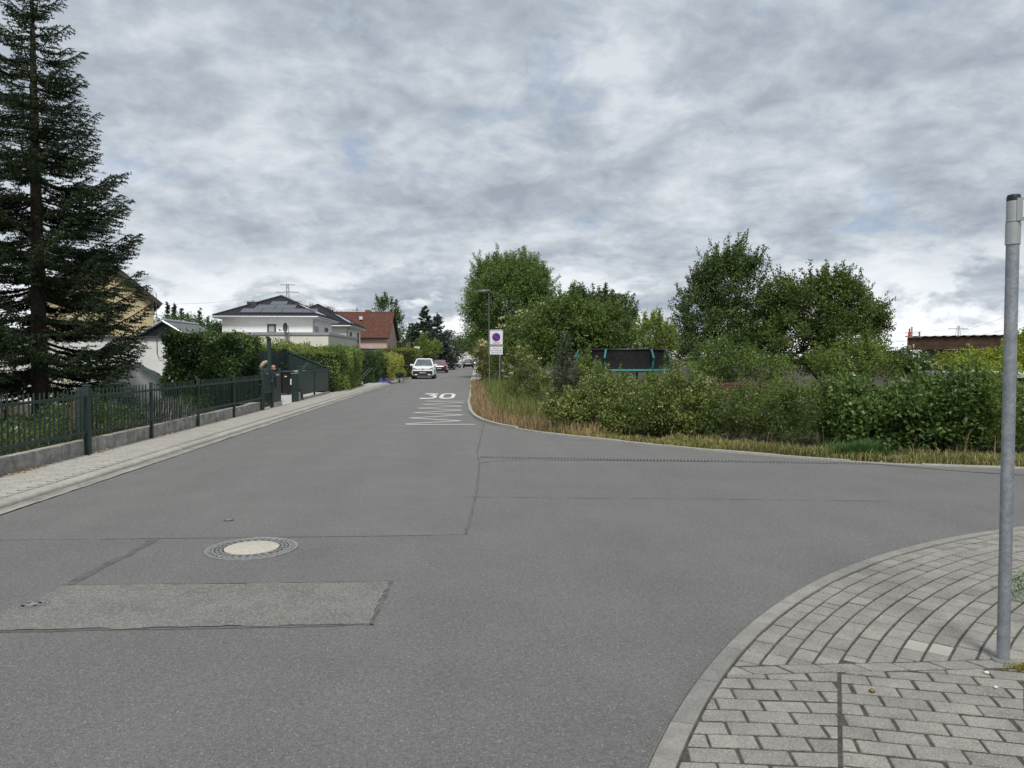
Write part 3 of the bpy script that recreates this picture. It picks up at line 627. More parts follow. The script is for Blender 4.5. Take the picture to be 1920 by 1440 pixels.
# ================================================================== LEFT GARDEN, FENCE, GATE
green_paint = mat('green_metal', (.022, .042, .036), .5, .15, 20, .1, 60, objrand=.08)
green_dark = mat('green_board', (.008, .026, .023), .6, .2, 3, .2, 50)
black_pl = mat('black_plastic', (.016, .016, .019), .45, .2, 10)
grey_metal = mat('galvanised_steel', (.30, .32, .345), .5, .18, 14, .2, 60, metal=.55, speck=[(70, .75, (.22, .24, .265), .5)])
white_paint = mat('white_paint', (.74, .74, .72), .6, .05, 6)
GB = MB().box(-60, -6.62, -10, 23.55, -.05, .27).build('garden_bed', mat('garden_soil', (.055, .048, .032), .95, .4, 4, .8, 25, col2=(.035, .042, .018))); GB['kind'] = 'structure'
dw = MB().box(-13, -6.46, 23.6, 36.0, -.05, .065).build('driveway', mat('drive_concrete', (.45, .435, .41), .9, .12, 3, .4, 50)); dw['kind'] = 'structure'
wall = thing('retaining_wall', 'low weathered concrete block wall under the green picket fence', 'wall', (-6.5, 15, 0))
blk = mat('wall_concrete', (.42, .40, .365), .9, .35, 5, .7, 40, col2=(.20, .192, .18), objrand=.12, speck=[(60, .8, (.12, .115, .11), .4)])
y = -2.9; rg = np.random.default_rng(5)
while y < 23.4:
    L = min([1.0, 1.0, 1.25, .8][int(rg.integers(4))], 23.5-y)
    if L > .2: MB().box(-6.60, -6.42+rg.normal()*.004, y+.006, y+L-.006, .0, .322+rg.normal()*.005).build('concrete_block', blk, wall, bevel=.008)
    y += L
fence = thing('picket_fence', 'dark green metal picket fence on the low concrete wall', 'fence', (-6.4, 15, .05))
posts = [2.9, 5.4, 7.9, 10.4, 12.87, 15.4, 18.0, 20.7, 23.4]
def post(y, w, top, parent, name='post', x=-6.385):
    MB().box(x-w/2, x+w/2, y-w/2, y+w/2, .05, top).build(name, green_paint, parent, bevel=.004)
    MB().prism([(x-w*.62, y-w*.62), (x+w*.62, y-w*.62), (x+w*.62, y+w*.62), (x-w*.62, y+w*.62)], top, top+.022, .01).build('post_cap', green_paint, parent)
for y in posts: post(y, .09 if y == 12.87 else .055, 1.23 if y == 12.87 else 1.19, fence)
MB().box(-6.58, -6.47, 12.93, 13.05, .39, 1.20).build('post', green_paint, fence, bevel=.004)
pk = MB().box(-.009, .009, -.009, .009, 0, .79).prism([(-.009, -.009), (.009, -.009), (.009, .009), (-.009, .009)], .79, .80).build('picket', green_paint); pkm = pk.data; bpy.data.objects.remove(pk)
for a, b in zip(posts[:-1], posts[1:]):
    for z in (.46, 1.05): MB().box(-6.405, -6.365, a+.03, b-.03, z-.022, z+.022).build('rail', green_paint, fence)
    n = int((b-a)/.128); 
    for i in range(1, n):
        y = a+(b-a)*i/n
        if y < 7.5: continue
        o = link('picket', pkm, fence); o.location = (-6.432+6.4, y-15, .375-.05+rg.normal()*.003); o.rotation_euler = (rg.normal()*.006, rg.normal()*.006, 0)

# ---- pedestrian gate, letter box panel, gate pillar
gate = thing('garden_gate', 'narrow dark green metal garden gate with an arched top', 'gate', (-6.45, 24.3, .06))
for y in (23.75, 24.85): post(y, .10, 1.32, gate, 'gate_post', -6.45)
MB().box(-6.475, -6.435, 23.82, 24.78, .62, 1.18).build('gate_panel', green_dark, gate)
for z in (.16, .60): MB().box(-6.48, -6.43, 23.82, 24.78, z-.025, z+.025).build('rail', green_paint, gate)
for i in range(8): y = 23.9+i*.115; MB().box(-6.466, -6.444, y, y+.022, .16, .60).build('picket', green_paint, gate)
MB().tube([(-6.455, 23.8+.98*q, 1.18+.16*math.sin(math.pi*q)) for q in np.linspace(0, 1, 13)], .018, 6).build('arch', green_paint, gate, True)
MB().box(-6.43, -6.36, 24.70, 24.74, .95, .97).box(-6.38, -6.36, 24.60, 24.74, .95, .97).build('handle', grey_metal, gate)
lb = thing('letter_box', 'dark letter box panel between the garden gate and the driveway', 'letter box', (-6.45, 25.4, .06))
MB().box(-6.52, -6.40, 24.95, 25.85, .25, 1.22).build('panel', mat('anthracite', (.026, .030, .031), .5), lb, bevel=.006)
MB().box(-6.41, -6.36, 25.1, 25.7, .72, 1.08).build('flap', black_pl, lb, bevel=.004)
MB().box(-6.395, -6.390, 25.2, 25.6, 1.12, 1.16).build('name_plate', white_paint, lb)
MB().box(-6.50, -6.42, 25.86, 25.95, .06, 1.36).build('post', green_paint, lb, bevel=.004)
MB().box(-6.54, -6.38, 24.93, 25.9, .06, .235).build('plinth', concrete, lb)
orn = thing('garden_ornament', 'small round terracotta ornament on the post behind the letter box', 'ornament', (-6.62, 25.75, 1.2))
MB().tube([(-6.62, 25.75, .06), (-6.62, 25.75, 1.32)], .03, 8).build('stake', mat('rusty_wood', (.10, .05, .03), .8), orn)
bm = bmesh.new(); bmesh.ops.create_uvsphere(bm, u_segments=14, v_segments=10, radius=.07); me = bpy.data.meshes.new('ball'); bm.to_mesh(me); bm.free(); o = link('ball', me, orn, mat('terracotta', (.42, .22, .15), .8)); o.location = (0, 0, .19); me.polygons.foreach_set('use_smooth', [True]*len(me.polygons))
MB().lathe([(.03, 0), (.085, .01), (.085, .05), (.05, .06)], (-6.62, 25.75, 1.29), 14).build('saucer', mat('terracotta'), orn, True)
pil = thing('gate_pillar', 'dark green square pillar at the driveway opening, light cap on top', 'pillar', (-6.45, 28.2, .06))
MB().box(-6.54, -6.36, 27.95, 28.3, .06, 1.12).build('shaft', green_dark, pil, bevel=.006); MB().box(-6.56, -6.34, 27.93, 28.32, 1.12, 1.14).build('cap', grey_metal, pil)
dm = thing('gate_motor', 'small grey gate motor box on the ground beside the green panel gate', 'gate motor', (-6.45, 28.75, .06))
MB().box(-6.55, -6.38, 28.48, 28.7, .06, .42).build('housing', concrete, dm, bevel=.01); MB().box(-6.5, -6.4, 28.74, 28.86, .06, .5).build('limit_arm', black_pl, dm)
pg = thing('panel_gate', 'wide dark green panelled driveway gate with one arched corner', 'gate', (-6.45, 32, .06))
post(29.05, .16, 1.36, pg, 'gate_post', -6.45); post(31.6, .07, 1.30, pg, 'gate_post', -6.45); post(34.7, .07, 1.27, pg, 'gate_post', -6.45)
MB().box(-6.468, -6.44, 29.1, 34.7, .28, 1.16).build('gate_panel', mat('green_sheet', (.026, .050, .044), .5, .1, 3), pg)
for z in (.30, .46, 1.17): MB().box(-6.485, -6.425, 29.1, 34.7, z-.025, z+.025).build('rail', green_paint, pg)
MB().tube([(-6.455, 29.13+2.4*q, 1.17+.30*math.sin(math.pi*q)**1.3) for q in np.linspace(0, 1, 17)], .022, 6).build('arch', green_paint, pg, True)
MB().tube([(-6.455, 29.13+2.4*q, 1.17+.20*math.sin(math.pi*q)**1.3) for q in np.linspace(0, 1, 17)], .014, 6).build('arch', green_paint, pg, True)
MB().box(-6.52, -6.39, 28.95, 34.75, .0, .16).build('plinth', concrete, pg)
# ---- privacy screen round the bins
ps = thing('privacy_screen', 'dark green slatted privacy screen around the bin place', 'fence', (-8.6, 33, .06))
for k in range(13):
    z = .12+k*.145; MB().box(-8.63, -8.59, 26.2, 36.05, z, z+.138).build('slat', green_dark, ps)
for y in (26.2, 28.1, 30.0, 32.0, 34.0, 36.0): MB().box(-8.66, -8.56, y-.05, y+.05, .06, 2.02).build('post', green_paint, ps)
for k in range(13):
    z = .12+k*.145; x1 = -6.75 if z < 1.1 else -8.6+(1.98-z)/(1.98-1.1)*1.85
    if x1 > -8.5: MB().box(-8.56, x1, 36.03, 36.07, z, z+.138).build('slat', green_dark, ps)
MB().add([(-8.6, 35.98, 1.98), (-8.6, 36.12, 1.98), (-6.7, 36.12, 1.22), (-6.7, 35.98, 1.22), (-8.6, 35.98, 2.03), (-8.6, 36.12, 2.03), (-6.7, 36.12, 1.27), (-6.7, 35.98, 1.27)], [(0, 1, 2, 3), (4, 5, 6, 7), (0, 1, 5, 4), (1, 2, 6, 5), (2, 3, 7, 6), (3, 0, 4, 7)]).build('sloping_cap', green_paint, ps)
MB().box(-6.78, -6.68, 35.98, 36.12, .06, 1.27).build('post', green_paint, ps)
tp = thing('lamp_post', 'tall dark green square post with a small black lamp behind the gate', 'post', (-7.2, 25.6, .06))
tx, ty = XA(505, 27.0), 27.0; tp.location = (tx, ty, .06)
MB().box(tx-.06, tx+.06, ty-.06, ty+.06, .06, ZA(640, 27, tx)).build('post', green_paint, tp, bevel=.005)
zt = ZA(640, 27, tx); MB().lathe([(.05, 0), (.08, .03), (.08, .10), (.03, .14)], (tx, ty, zt), 12).build('lamp_head', black_pl, tp, True); MB().box(tx-.12, tx+.02, ty-.02, ty+.02, zt+.10, zt+.17).build('sensor', black_pl, tp)
def bin_(x, y, rz, label, lid, sticker=True):
    b = thing('wheelie_bin', label, 'bin', (x, y, .066), rz, 'bins behind the driveway gate')
    mb = MB(); V = []; 
    for w, d, z in ((.22, .24, .06), (.27, .32, .93), (.29, .345, .94), (.29, .345, .98)): V += [(-w, -d, z), (w, -d, z), (w, d, z), (-w, d, z)]
    F = [(0, 1, 2, 3)[::-1]]+[(r*4+k, r*4+(k+1) % 4, r*4+4+(k+1) % 4, r*4+4+k) for r in range(3) for k in range(4)]+[(12, 13, 14, 15)]
    MB().add(V, F).build('tub', black_pl, b, local=True, bevel=.02)
    V = []; 
    for z, w, d in ((.985, .295, .36), (1.02, .295, .36), (1.06, .24, .28), (1.075, .1, .12)): V += [(-w, -d, z), (w, -d, z), (w, d, z), (-w, d, z)]
    MB().add(V, F).build('lid', lid, b, local=True, smooth=True)
    for s in (-1, 1): MB().tube([(s*.20, .24, .1), (s*.25, .24, .1)], .1, 14).build('wheel', black_pl, b, local=True)
    MB().tube([(-.22, .37, .96), (.22, .37, .96)], .015, 6).build('handle', black_pl, b, local=True)
    if sticker: MB().box(-.16, -.06, -.312, -.302, .80, .85).build('sticker', white_paint, b, local=True); MB().box(.10, .16, -.30, -.288, .45, .75).build('sticker', white_paint, b, local=True)
    return b
bin_(-8.12, 33.6, R(35), 'black wheelie bin with white stickers standing before the green screen', black_pl)
bin_(-7.75, 34.7, R(25), 'black wheelie bin with a grey and yellow lid behind the other bin', mat('yellow_grey_lid', (.30, .28, .10), .5, .2, 2, col2=(.18, .18, .19)), False)
cb = thing('garden_cabinet', 'dark cabinet with white zigzag decor behind the garden fence', 'cabinet', (-7.9, 27.2, .06))
cxx = XA(488, 28.0); cb.location = (cxx, 28.0, .06)
MB().box(cxx-.45, cxx+.4, 28.0, 28.5, .06, 1.30).build('body', mat('anthracite'), cb, bevel=.01)
for k in range(4): x = cxx-.3+k*.16; MB().add([(x, 27.985, .8), (x+.03, 27.985, .8), (x+.11, 27.985, 1.2), (x+.08, 27.985, 1.2), (x, 27.998, .8), (x+.03, 27.998, .8), (x+.11, 27.998, 1.2), (x+.08, 27.998, 1.2)], [(0, 1, 2, 3), (4, 5, 6, 7), (0, 1, 5, 4), (1, 2, 6, 5), (2, 3, 7, 6), (3, 0, 4, 7)]).build('white_stripe', white_paint, cb)
tb = thing('white_tub', 'white oval tub on top of the dark garden cabinet', 'tub', (cxx, 28.2, 1.32))
MB().lathe([(.14, 0), (.2, .14), (.21, .15), (.19, .15), (.13, .02)], (cxx-.12, 28.2, 1.30), 18).build('tub', white_paint, tb, True)
lg = thing('driftwood', 'pale tan piece of driftwood leaning over the white tub', 'wood', (cxx+.1, 28.1, 1.3))
MB().tube([(cxx-.08, 28.05, 1.31), (cxx+.02, 28.08, 1.40), (cxx+.12, 28.1, 1.52), (cxx+.30, 28.12, 1.58)], [.04, .07, .075, .05], 9).build('branch', mat('driftwood', (.36, .29, .225), .8, .2, 14, .4, 40), lg, True)

# ---- garden plants
spruce_m = leafmat('spruce_needles', [(.005, .009, .006), (.010, .018, .010), (.017, .029, .014), (.030, .046, .018)], .6, .08, .2)
SPR = conifer('spruce_tree', 'tall dark spruce tree behind the green picket fence', (-8.87, 16.0, .30), 9.75, [(0, 2.2), (.13, 2.25), (.34, 2.05), (.50, 1.75), (.60, 1.42), (.69, 1.15), (.78, .86), (.845, .62), (.92, .34), (1, .05)], spruce_m, 3, dz=.27, per=7, twig=.066, needle=.046, nper=7, nw=.46)
hb = leafmat('hornbeam_leaf', [(.008, .016, .006), (.016, .032, .010), (.028, .052, .014), (.050, .080, .022)], .45, .25)
box_hedge('hornbeam_hedge', 'tall dense clipped hornbeam hedge behind the picket fence', -8.0, -7.0, 20.1, 25.4, .30, 2.34, hb, 2, 34000, .085, .6, .16)
shr = leafmat('shrub_leaf', [(.018, .032, .010), (.035, .062, .018), (.055, .088, .026)], .5, .25)
yel = leafmat('golden_leaf', [(.16, .15, .03), (.42, .36, .05), (.55, .47, .08)], .5, .3)
lav = leafmat('lavender_leaf', [(.05, .06, .055), (.09, .10, .09), (.12, .105, .15)], .6, .15)
def bush(name, label, c, r, m, seed, n=90, per=40, ls=.05, aspect=.5, crad=.16, cat='shrub', **kw): 
    return broadleaf(name, label, (c[0], c[1], kw.pop('z', .30)), [(c, r)], n, crad, per, ls, m, seed, .03, aspect, cat=cat, limbs=8, **kw)
bush('golden_shrub', 'golden yellow variegated shrub right of the spruce trunk', (-9.2, 18.2, .85), (.75, .5, .52), yel, 21, 60, 30, .05)
bush('golden_shrub', 'golden yellow variegated shrub left of the spruce trunk', (-10.3, 17.2, .8), (.3, .4, .5), yel, 22, 30, 26, .05)
bush('garden_shrub', 'green leafy shrub left of the spruce near the picture edge', (-10.9, 15.6, .75), (.8, .7, .65), shr, 23, 90, 40, .07)
bush('garden_shrub', 'green leafy shrub behind the fence under the low spruce branches', (-7.9, 16.6, .62), (.8, .75, .48), shr, 24, 110, 40, .055)
bush('garden_shrub', 'dark green shrub behind the fence between the thick and the next post', (-7.25, 14.3, .62), (.5, .9, .40), shr, 25, 100, 40, .045)
for k, (x, y, s, lab) in enumerate([(-7.0, 16.6, .38, 'grey lavender bush behind the fence, nearer the spruce'), (-6.95, 17.7, .36, 'grey lavender bush behind the fence, nearer the hedge')]):
    rng = np.random.default_rng(40+k); P = np.c_[x+rng.normal(size=900)*.22, y+rng.normal(size=900)*.4, np.full(900, .30)]; V, F = blades(rng, P, .52, .006, .5); t = thing('lavender', lab, 'shrub', (x, y, .30)); npmesh('stems', V, F, lav, t, np.repeat(rng.random(900), 3))
stn = thing('boulder', 'upright brown field stone behind the picket fence beside the thick post', 'stone', (-7.05, 13.85, .28))
bm = bmesh.new(); bmesh.ops.create_icosphere(bm, subdivisions=3, radius=1); rng = np.random.default_rng(8)
for v in bm.verts: q = v.co.copy(); f = 1+.10*math.sin(q.x*5+1)+.08*math.sin(q.z*7+q.y*4)+rng.normal()*.015; v.co = Vector((q.x*.17*f, q.y*.17*f, max(-.1, (q.z*.38+.30))*f))
me = bpy.data.meshes.new('stone'); bm.to_mesh(me); bm.free(); link('stone', me, stn, mat('field_stone', (.075, .055, .043), .9, .4, 12, .8, 30))
for k, (x, y) in enumerate([(-8.9, 14.3), (-8.2, 14.0), (-9.6, 14.8)]):
    pebble(x, y, .29, .15, mat('pale_stone', (.34, .32, .28), .9, .2, 9, .5, 30), ['pale rounded stone before the spruce trunk, middle one', 'pale rounded stone before the spruce trunk, nearest the fence', 'pale rounded stone before the spruce trunk, farthest left'][k], 'stone', 'garden_stone')
cv = thing('covered_pile', 'pile under a dark green tarpaulin against the white garage', 'tarpaulin', (-11.2, 26.2, .06))
rng = np.random.default_rng(6); nx, ny = 26, 14; V = []
for j in range(ny+1):
    for i in range(nx+1):
        u, v = i/nx*2-1, j/ny*2-1; h = max(0, 1-abs(u)**1.6)*max(0, 1-abs(v)**2.5); V.append((-11.4+u*1.6, 26.2+v*.8, .06+1.45*h**.8+.035*math.sin(u*16+v*3)*h+rng.normal()*.006))
F = [(j*(nx+1)+i, j*(nx+1)+i+1, (j+1)*(nx+1)+i+1, (j+1)*(nx+1)+i) for j in range(ny) for i in range(nx)]
MB().add(V, F).build('sheet', mat('dark_tarp', (.028, .036, .038), .5, .2, 5), cv, True)
# grass and herbs between the wall and the spruce: nobody could count them
rng = np.random.default_rng(31); P2 = scatter(rng, [(-6.68, 6), (-6.68, 18.3), (-8.5, 18.3), (-12, 15), (-9, 6)], 26000); P = np.c_[P2, np.full(len(P2), .30)]
V, F = blades(rng, P, .30, .006, .8); o = npmesh('garden_grass', V, F, leafmat('garden_grass', [(.03, .045, .014), (.06, .08, .025), (.12, .11, .05)], .6, .25), None, np.repeat(rng.random(len(P)), 3)); tag(o, 'mixed grass and herbs growing behind the picket fence', 'grass', kind='stuff')
rng = np.random.default_rng(32); NH = 9000; P2 = scatter(rng, [(-6.64, 8), (-6.64, 20), (-7.5, 20), (-7.5, 8)], NH); V, F = leaf_faces(rng, np.c_[P2, .30+rng.random(NH)**1.7*.45], rng.normal(size=(NH, 3))+[0, 0, .5], .07*rng.uniform(.5, 1.3, NH), .35); o = npmesh('garden_herbs', V, F, shr, None, np.repeat(rng.random(NH), 2)); tag(o, 'low dark herbs at the foot of the picket fence', 'herbs', kind='stuff')
gl = leafmat('privet_leaf', [(.030, .052, .014), (.058, .092, .022), (.095, .135, .034), (.16, .20, .06)], .5, .3)
gl2 = leafmat('thuja_leaf', [(.016, .034, .012), (.030, .058, .018), (.055, .088, .024)], .55, .2)
gl3 = leafmat('yellowing_leaf', [(.06, .085, .02), (.14, .16, .035), (.24, .23, .06)], .5, .3)
box_hedge('privet_hedge', 'loose light green hedge right of the green panel gate', -8.4, -6.2, 36.35, 43.5, .06, 2.08, gl, 3, 26000, .09, .5, .25, upright=.2)
box_hedge('boundary_hedge', 'hedge rising above the green privacy screen', -10.2, -8.9, 28, 44, .06, 2.32, gl, 4, 18000, .10, .5, .28, upright=.3)
box_hedge('thuja_hedge', 'dark green feathery hedge behind the driveway gap', -9.0, -6.1, 48.6, 53.5, .06, 2.02, gl2, 5, 14000, .12, .4, .15, upright=.6)
box_hedge('golden_hedge', 'yellowish green loose hedge behind the blue tarpaulin', -8.0, -5.75, 53.9, 66, .06, 1.82, gl3, 6, 16000, .13, .45, .35, upright=.3)
box_hedge('clipped_hedge', 'square clipped hedge behind the white car', -8.2, -5.0, 70, 79, .06, 2.5, leafmat('olive_leaf', [(.04, .05, .012), (.075, .09, .02), (.12, .13, .03)], .5, .25), 7, 13000, .13, .5, .12)
# ---- garden work on the pavement
tar_b = mat('blue_tarp', (.06, .07, .30), .45, .2, 6, .2, 30, col2=(.03, .035, .16))
bt = thing('tarpaulin', 'crumpled blue tarpaulin lying on the pavement by the hedge', 'tarpaulin', (-5.75, 50.3, .085))
rng = np.random.default_rng(12); nx, ny = 24, 16; hm = rng.normal(size=(ny+1, nx+1)); 
for _ in range(3): hm = (hm+np.roll(hm, 1, 0)+np.roll(hm, 1, 1)+np.roll(hm, -1, 0)+np.roll(hm, -1, 1))/5
V = [(-6.30+1.35*i/nx+hm[j, i]*.15, 49.6+1.5*j/ny+hm[j, i]*.2, .088+abs(hm[j, i])*.36*min(1, 6*min(i/nx, 1-i/nx, j/ny, 1-j/ny)+.1)+(.14*(i/nx)**6)) for j in range(ny+1) for i in range(nx+1)]
MB().add(V, [(j*(nx+1)+i, j*(nx+1)+i+1, (j+1)*(nx+1)+i+1, (j+1)*(nx+1)+i) for j in range(ny) for i in range(nx)]).build('sheet', tar_b, bt)
wb = thing('wheelbarrow', 'green wheelbarrow heaped with hedge cuttings at the kerb', 'wheelbarrow', (-4.75, 51.8, 0))
V = []
for w, d, z in ((.16, .25, .36), (.32, .46, .64), (.33, .47, .65), (.30, .44, .645), (.14, .23, .38)): V += [(-w, -d, z), (w, -d, z), (w, d, z), (-w, d, z)]
MB().add(V, [(0, 1, 2, 3)[::-1]]+[(r*4+k, r*4+(k+1) % 4, r*4+4+(k+1) % 4, r*4+4+k) for r in range(4) for k in range(4)]+[(16, 17, 18, 19)]).build('tray', mat('barrow_green', (.03, .07, .045), .5), wb, local=True)
MB().tube([(-.035, -.45, .19), (.035, -.45, .19)], .19, 18).build('wheel', black_pl, wb, local=True, smooth=True)
for s in (-1, 1): MB().tube([(0.05*s, -.45, .19), (.2*s, 0, .36), (.27*s, .9, .60)], .017, 6).build('handle', grey_metal, wb, local=True); MB().tube([(.2*s, .25, .38), (.22*s, .35, .012)], .014, 6).build('leg', grey_metal, wb, local=True)
fl = leaf_cloud(np.random.default_rng(3), np.array([[x, y, .68] for x in (-.2, 0, .2) for y in (-.3, 0, .3)]), .2, 60, .11, .4); npmesh('cuttings', fl[0], fl[1], gl, wb, fl[2], local=True)['kind'] = 'stuff'
lm_ = thing('lawn_mower', 'dark push mower with a slanting handle at the end of the hedge', 'mower', (-6.9, 46.3, .07), R(-60))
MB().box(-.22, .22, -.3, .3, .12, .34).build('deck', black_pl, lm_, local=True, bevel=.04); MB().lathe([(.12, .34), (.13, .42), (.10, .50), (.03, .52)], (0, -.05, 0), 14).build('engine', mat('engine_grey', (.2, .2, .21), .4), lm_, local=True)
for x in (-.25, .25):
    for y in (-.24, .24): MB().tube([(x-.03, y, .1), (x+.03, y, .1)], .1, 16).build('wheel', mat('wheel_grey', (.35, .33, .32), .6), lm_, local=True)
for x in (-.2, .2): MB().tube([(x, .25, .3), (x, .95, 1.0)], .013, 6).build('handle_bar', mat('handle_grey', (.09, .09, .095), .5), lm_, local=True)
MB().tube([(-.2, .95, 1.0), (.2, .95, 1.0)], .016, 6).build('grip', black_pl, lm_, local=True)
# ================================================================== BUILDINGS
glass = mat('window_glass', (.045, .055, .065), .08, .2, .6, spec=.8)
frame_d = mat('frame_anthracite', (.045, .048, .052), .5)
frame_g = mat('frame_grey', (.30, .32, .33), .5)
render_w = mat('render_white', (.72, .72, .70), .9, .04, 1.5, .25, 60)
render_c = mat('render_cream', (.62, .60, .53), .9, .04, 1.2, .25, 60)
tile_d = mat('roof_tile_anthracite', (.026, .027, .032), .75, .3, 9, .2, 20, spec=.2)
tile_r = mat('roof_tile_red', (.135, .060, .044), .9, .35, 3.5, .3, 20, col2=(.078, .036, .030), speck=[(4.5, .93, (.20, .10, .05), .5)], spec=.2)
zinc = mat('zinc', (.36, .37, .385), .45, .1, 6, metal=.5)
def tiled(name, poly, m, parent, tw=.30, th=.36, amp=.035, kind='stuff'):
    """tile courses as relief over a roof slope; poly: eave first edge, counter-clockwise seen from above"""
    P = [Vector(p) for p in poly]; u = (P[1]-P[0]).normalized(); n = u.cross(P[2]-P[0]).normalized(); v = n.cross(u); q = [((p-P[0]).dot(u), (p-P[0]).dot(v)) for p in P]
    x0, x1 = min(a for a, _ in q), max(a for a, _ in q); y1 = max(b for _, b in q); nu = max(2, int((x1-x0)/tw*4)); rows = max(1, int(y1/th)); us = np.linspace(x0, x1, nu+1); vs_ = []; hz = []
    for r in range(rows): vs_ += [r*y1/rows, (r+1)*y1/rows-.004]; hz += [.03, .0]
    UU, VV = np.meshgrid(us, vs_); HH = np.array(hz)[:, None]+amp*(np.abs(np.sin(UU/tw*math.pi)))
    X = np.array(P[0])+UU[..., None]*np.array(u)+VV[..., None]*np.array(v)+HH[..., None]*np.array(n); K = nu+1; F = []
    cu = (UU[:-1, :-1]+UU[1:, 1:])/2; cv_ = (VV[:-1, :-1]+VV[1:, 1:])/2; ins = in_poly(np.c_[cu.ravel(), cv_.ravel()], q).reshape(cu.shape)
    j, i = np.nonzero(ins); F = np.c_[j*K+i, j*K+i+1, (j+1)*K+i+1, (j+1)*K+i]
    o = npmesh(name, X.reshape(-1, 3), F, m, parent); o['kind'] = kind; return o
def slab(name, poly, th, m, parent):
    P = [Vector(p) for p in poly]; n = (P[1]-P[0]).cross(P[2]-P[0]).normalized()
    if n.z < 0: n = -n
    k = len(P); V = [p-n*th for p in P]+[p-n*.004 for p in P]; F = [tuple(range(k))[::-1], tuple(range(k, 2*k))]+[(i, (i+1) % k, k+(i+1) % k, k+i) for i in range(k)]
    return MB().add(V, F).build(name, m, parent)
def win(parent, axis, pos, a0, a1, z0, z1, sgn, fm=frame_d, fw=.09, gl_=glass, name='window', sill=False):
    """window on a wall: axis 'y' = wall facing +-Y at y=pos spanning x a0..a1; axis 'x' likewise"""
    def B(mb, p0, p1, q0, q1, d0, d1):
        e0, e1 = sorted((pos+sgn*d0, pos+sgn*d1)); return mb.box(p0, p1, e0, e1, q0, q1) if axis == 'y' else mb.box(e0, e1, p0, p1, q0, q1)
    mb = MB(); B(mb, a0, a1, z0, z0+fw, -.06, .03); B(mb, a0, a1, z1-fw, z1, -.06, .03); B(mb, a0, a0+fw, z0+fw, z1-fw, -.06, .029); B(mb, a1-fw, a1, z0+fw, z1-fw, -.06, .029)
    w = mb.build(name, fm, parent); B(MB(), a0+fw, a1-fw, z0+fw, z1-fw, .003, .012).build('pane', gl_, w)
    if sill: B(MB(), a0-.05, a1+.05, z0-.05, z0-.003, -.02, .10).build('sill', frame_g, w)
    return w
def panel_on(name, parent, P0, u, v, n, a, b, w, h, m, t=.05):
    c = [P0+u*x+v*y for x, y in ((a, b), (a+w, b), (a+w, b+h), (a, b+h))]; V = [p+n*.075 for p in c]+[p+n*(.075+t) for p in c]
    return MB().add(V, [(3, 2, 1, 0), (4, 5, 6, 7), (0, 1, 5, 4), (1, 2, 6, 5), (2, 3, 7, 6), (3, 0, 4, 7)]).build(name, m, parent)
solar = mat('solar_cell', (.030, .032, .042), .16, .15, 3, spec=.7, coat=.5); 
def villa(label, Y0, Y1, X0, X1, ze, za, panels, right_panels, ext, group):
    h = thing('villa', label, 'house', ((X0+X1)/2, Y0, 0), 0, group)
    MB().box(X0, X1, Y0, Y1, 0, ze).build('wall', render_w, h)
    o = .55; e = [(X0-o, Y0-o, ze), (X1+o, Y0-o, ze), (X1+o, Y1+o, ze), (X0-o, Y1+o, ze)]; ap = ((X0+X1)/2+.1, (Y0+Y1)/2, za); roof = MB().add([(x, y, z-.16) for x, y, z in e]+[(x, y, z-.02) for x, y, z in e], [(3, 2, 1, 0), (4, 5, 6, 7), (0, 1, 5, 4), (1, 2, 6, 5), (2, 3, 7, 6), (3, 0, 4, 7)]).build('eaves', render_w, h)
    for k in range(4): a, b = e[k], e[(k+1) % 4]; slab('roof_slope', [a, b, ap], .05, tile_d, h); tiled('roof_tiles', [a, b, ap], tile_d, h)
    for k in range(4): MB().tube([Vector(e[k])+Vector((0, 0, .05)), Vector(ap)+Vector((0, 0, .07))], .10, 7).build('hip_ridge', tile_d, h, True)
    mb = MB()
    for k in range(4): a, b = Vector(e[k]), Vector(e[(k+1) % 4]); mb = MB().tube([a+Vector((0, 0, -.05)), b+Vector((0, 0, -.05))], .075, 8); mb.build('gutter', zinc, h, True)
    MB().tube([(X1+o, Y0-o+.1, ze-.1), (X1+.1, Y0+.1, ze-.45), (X1+.08, Y0+.12, ext)], .055, 8).build('downpipe', zinc, h, True)
    for (pa, pb, arr, m_) in ((0, 1, panels, solar), (1, 2, right_panels, solar)):
        A, B_ = Vector(e[pa]), Vector(e[pb]); u = (B_-A).normalized(); n = u.cross(Vector(ap)-A).normalized(); v = n.cross(u)
        for (a, b, w, hh) in arr: panel_on('solar_panel', h, A, u, v, n, a, b, w, hh, m_)
    return h
V1 = villa('white two storey villa with hipped anthracite roof and solar panels behind the gate', 62, 70.4, -20.0, -12.75, 5.08, 7.0,
    [(2.0, .55, 1.62, 1.0), (3.66, .55, 1.62, 1.0), (5.32, .55, 1.62, 1.0), (6.98-.02, .55, 1.1, 1.0), (2.9, 1.58, 1.62, 1.0), (4.56, 1.58, 1.62, 1.0), (3.9, 2.61, 1.35, .9)], [(1.4, .6, 1.6, 1.0), (3.05, .6, 1.6, 1.0), (4.7, .6, 1.6, 1.0), (2.6, 1.65, 1.6, 1.0), (4.25, 1.65, 1.3, 1.0)], 3.7, None)
win(V1, 'y', 62, XA(502, 62), XA(518.5, 62), 3.70, ZA(608, 62, -16), -1, frame_d, .13, mat('blind_grey', (.34, .36, .38), .6, .06, 2))
win(V1, 'x', -12.75, 62.7, 64.3, 3.4, ZA(612, 63.5, -12.75), 1, frame_g, .16, mat('blind_grey')); win(V1, 'x', -12.75, 67.1, 68.6, 3.75, ZA(615, 68, -12.75), 1, frame_d, .12)
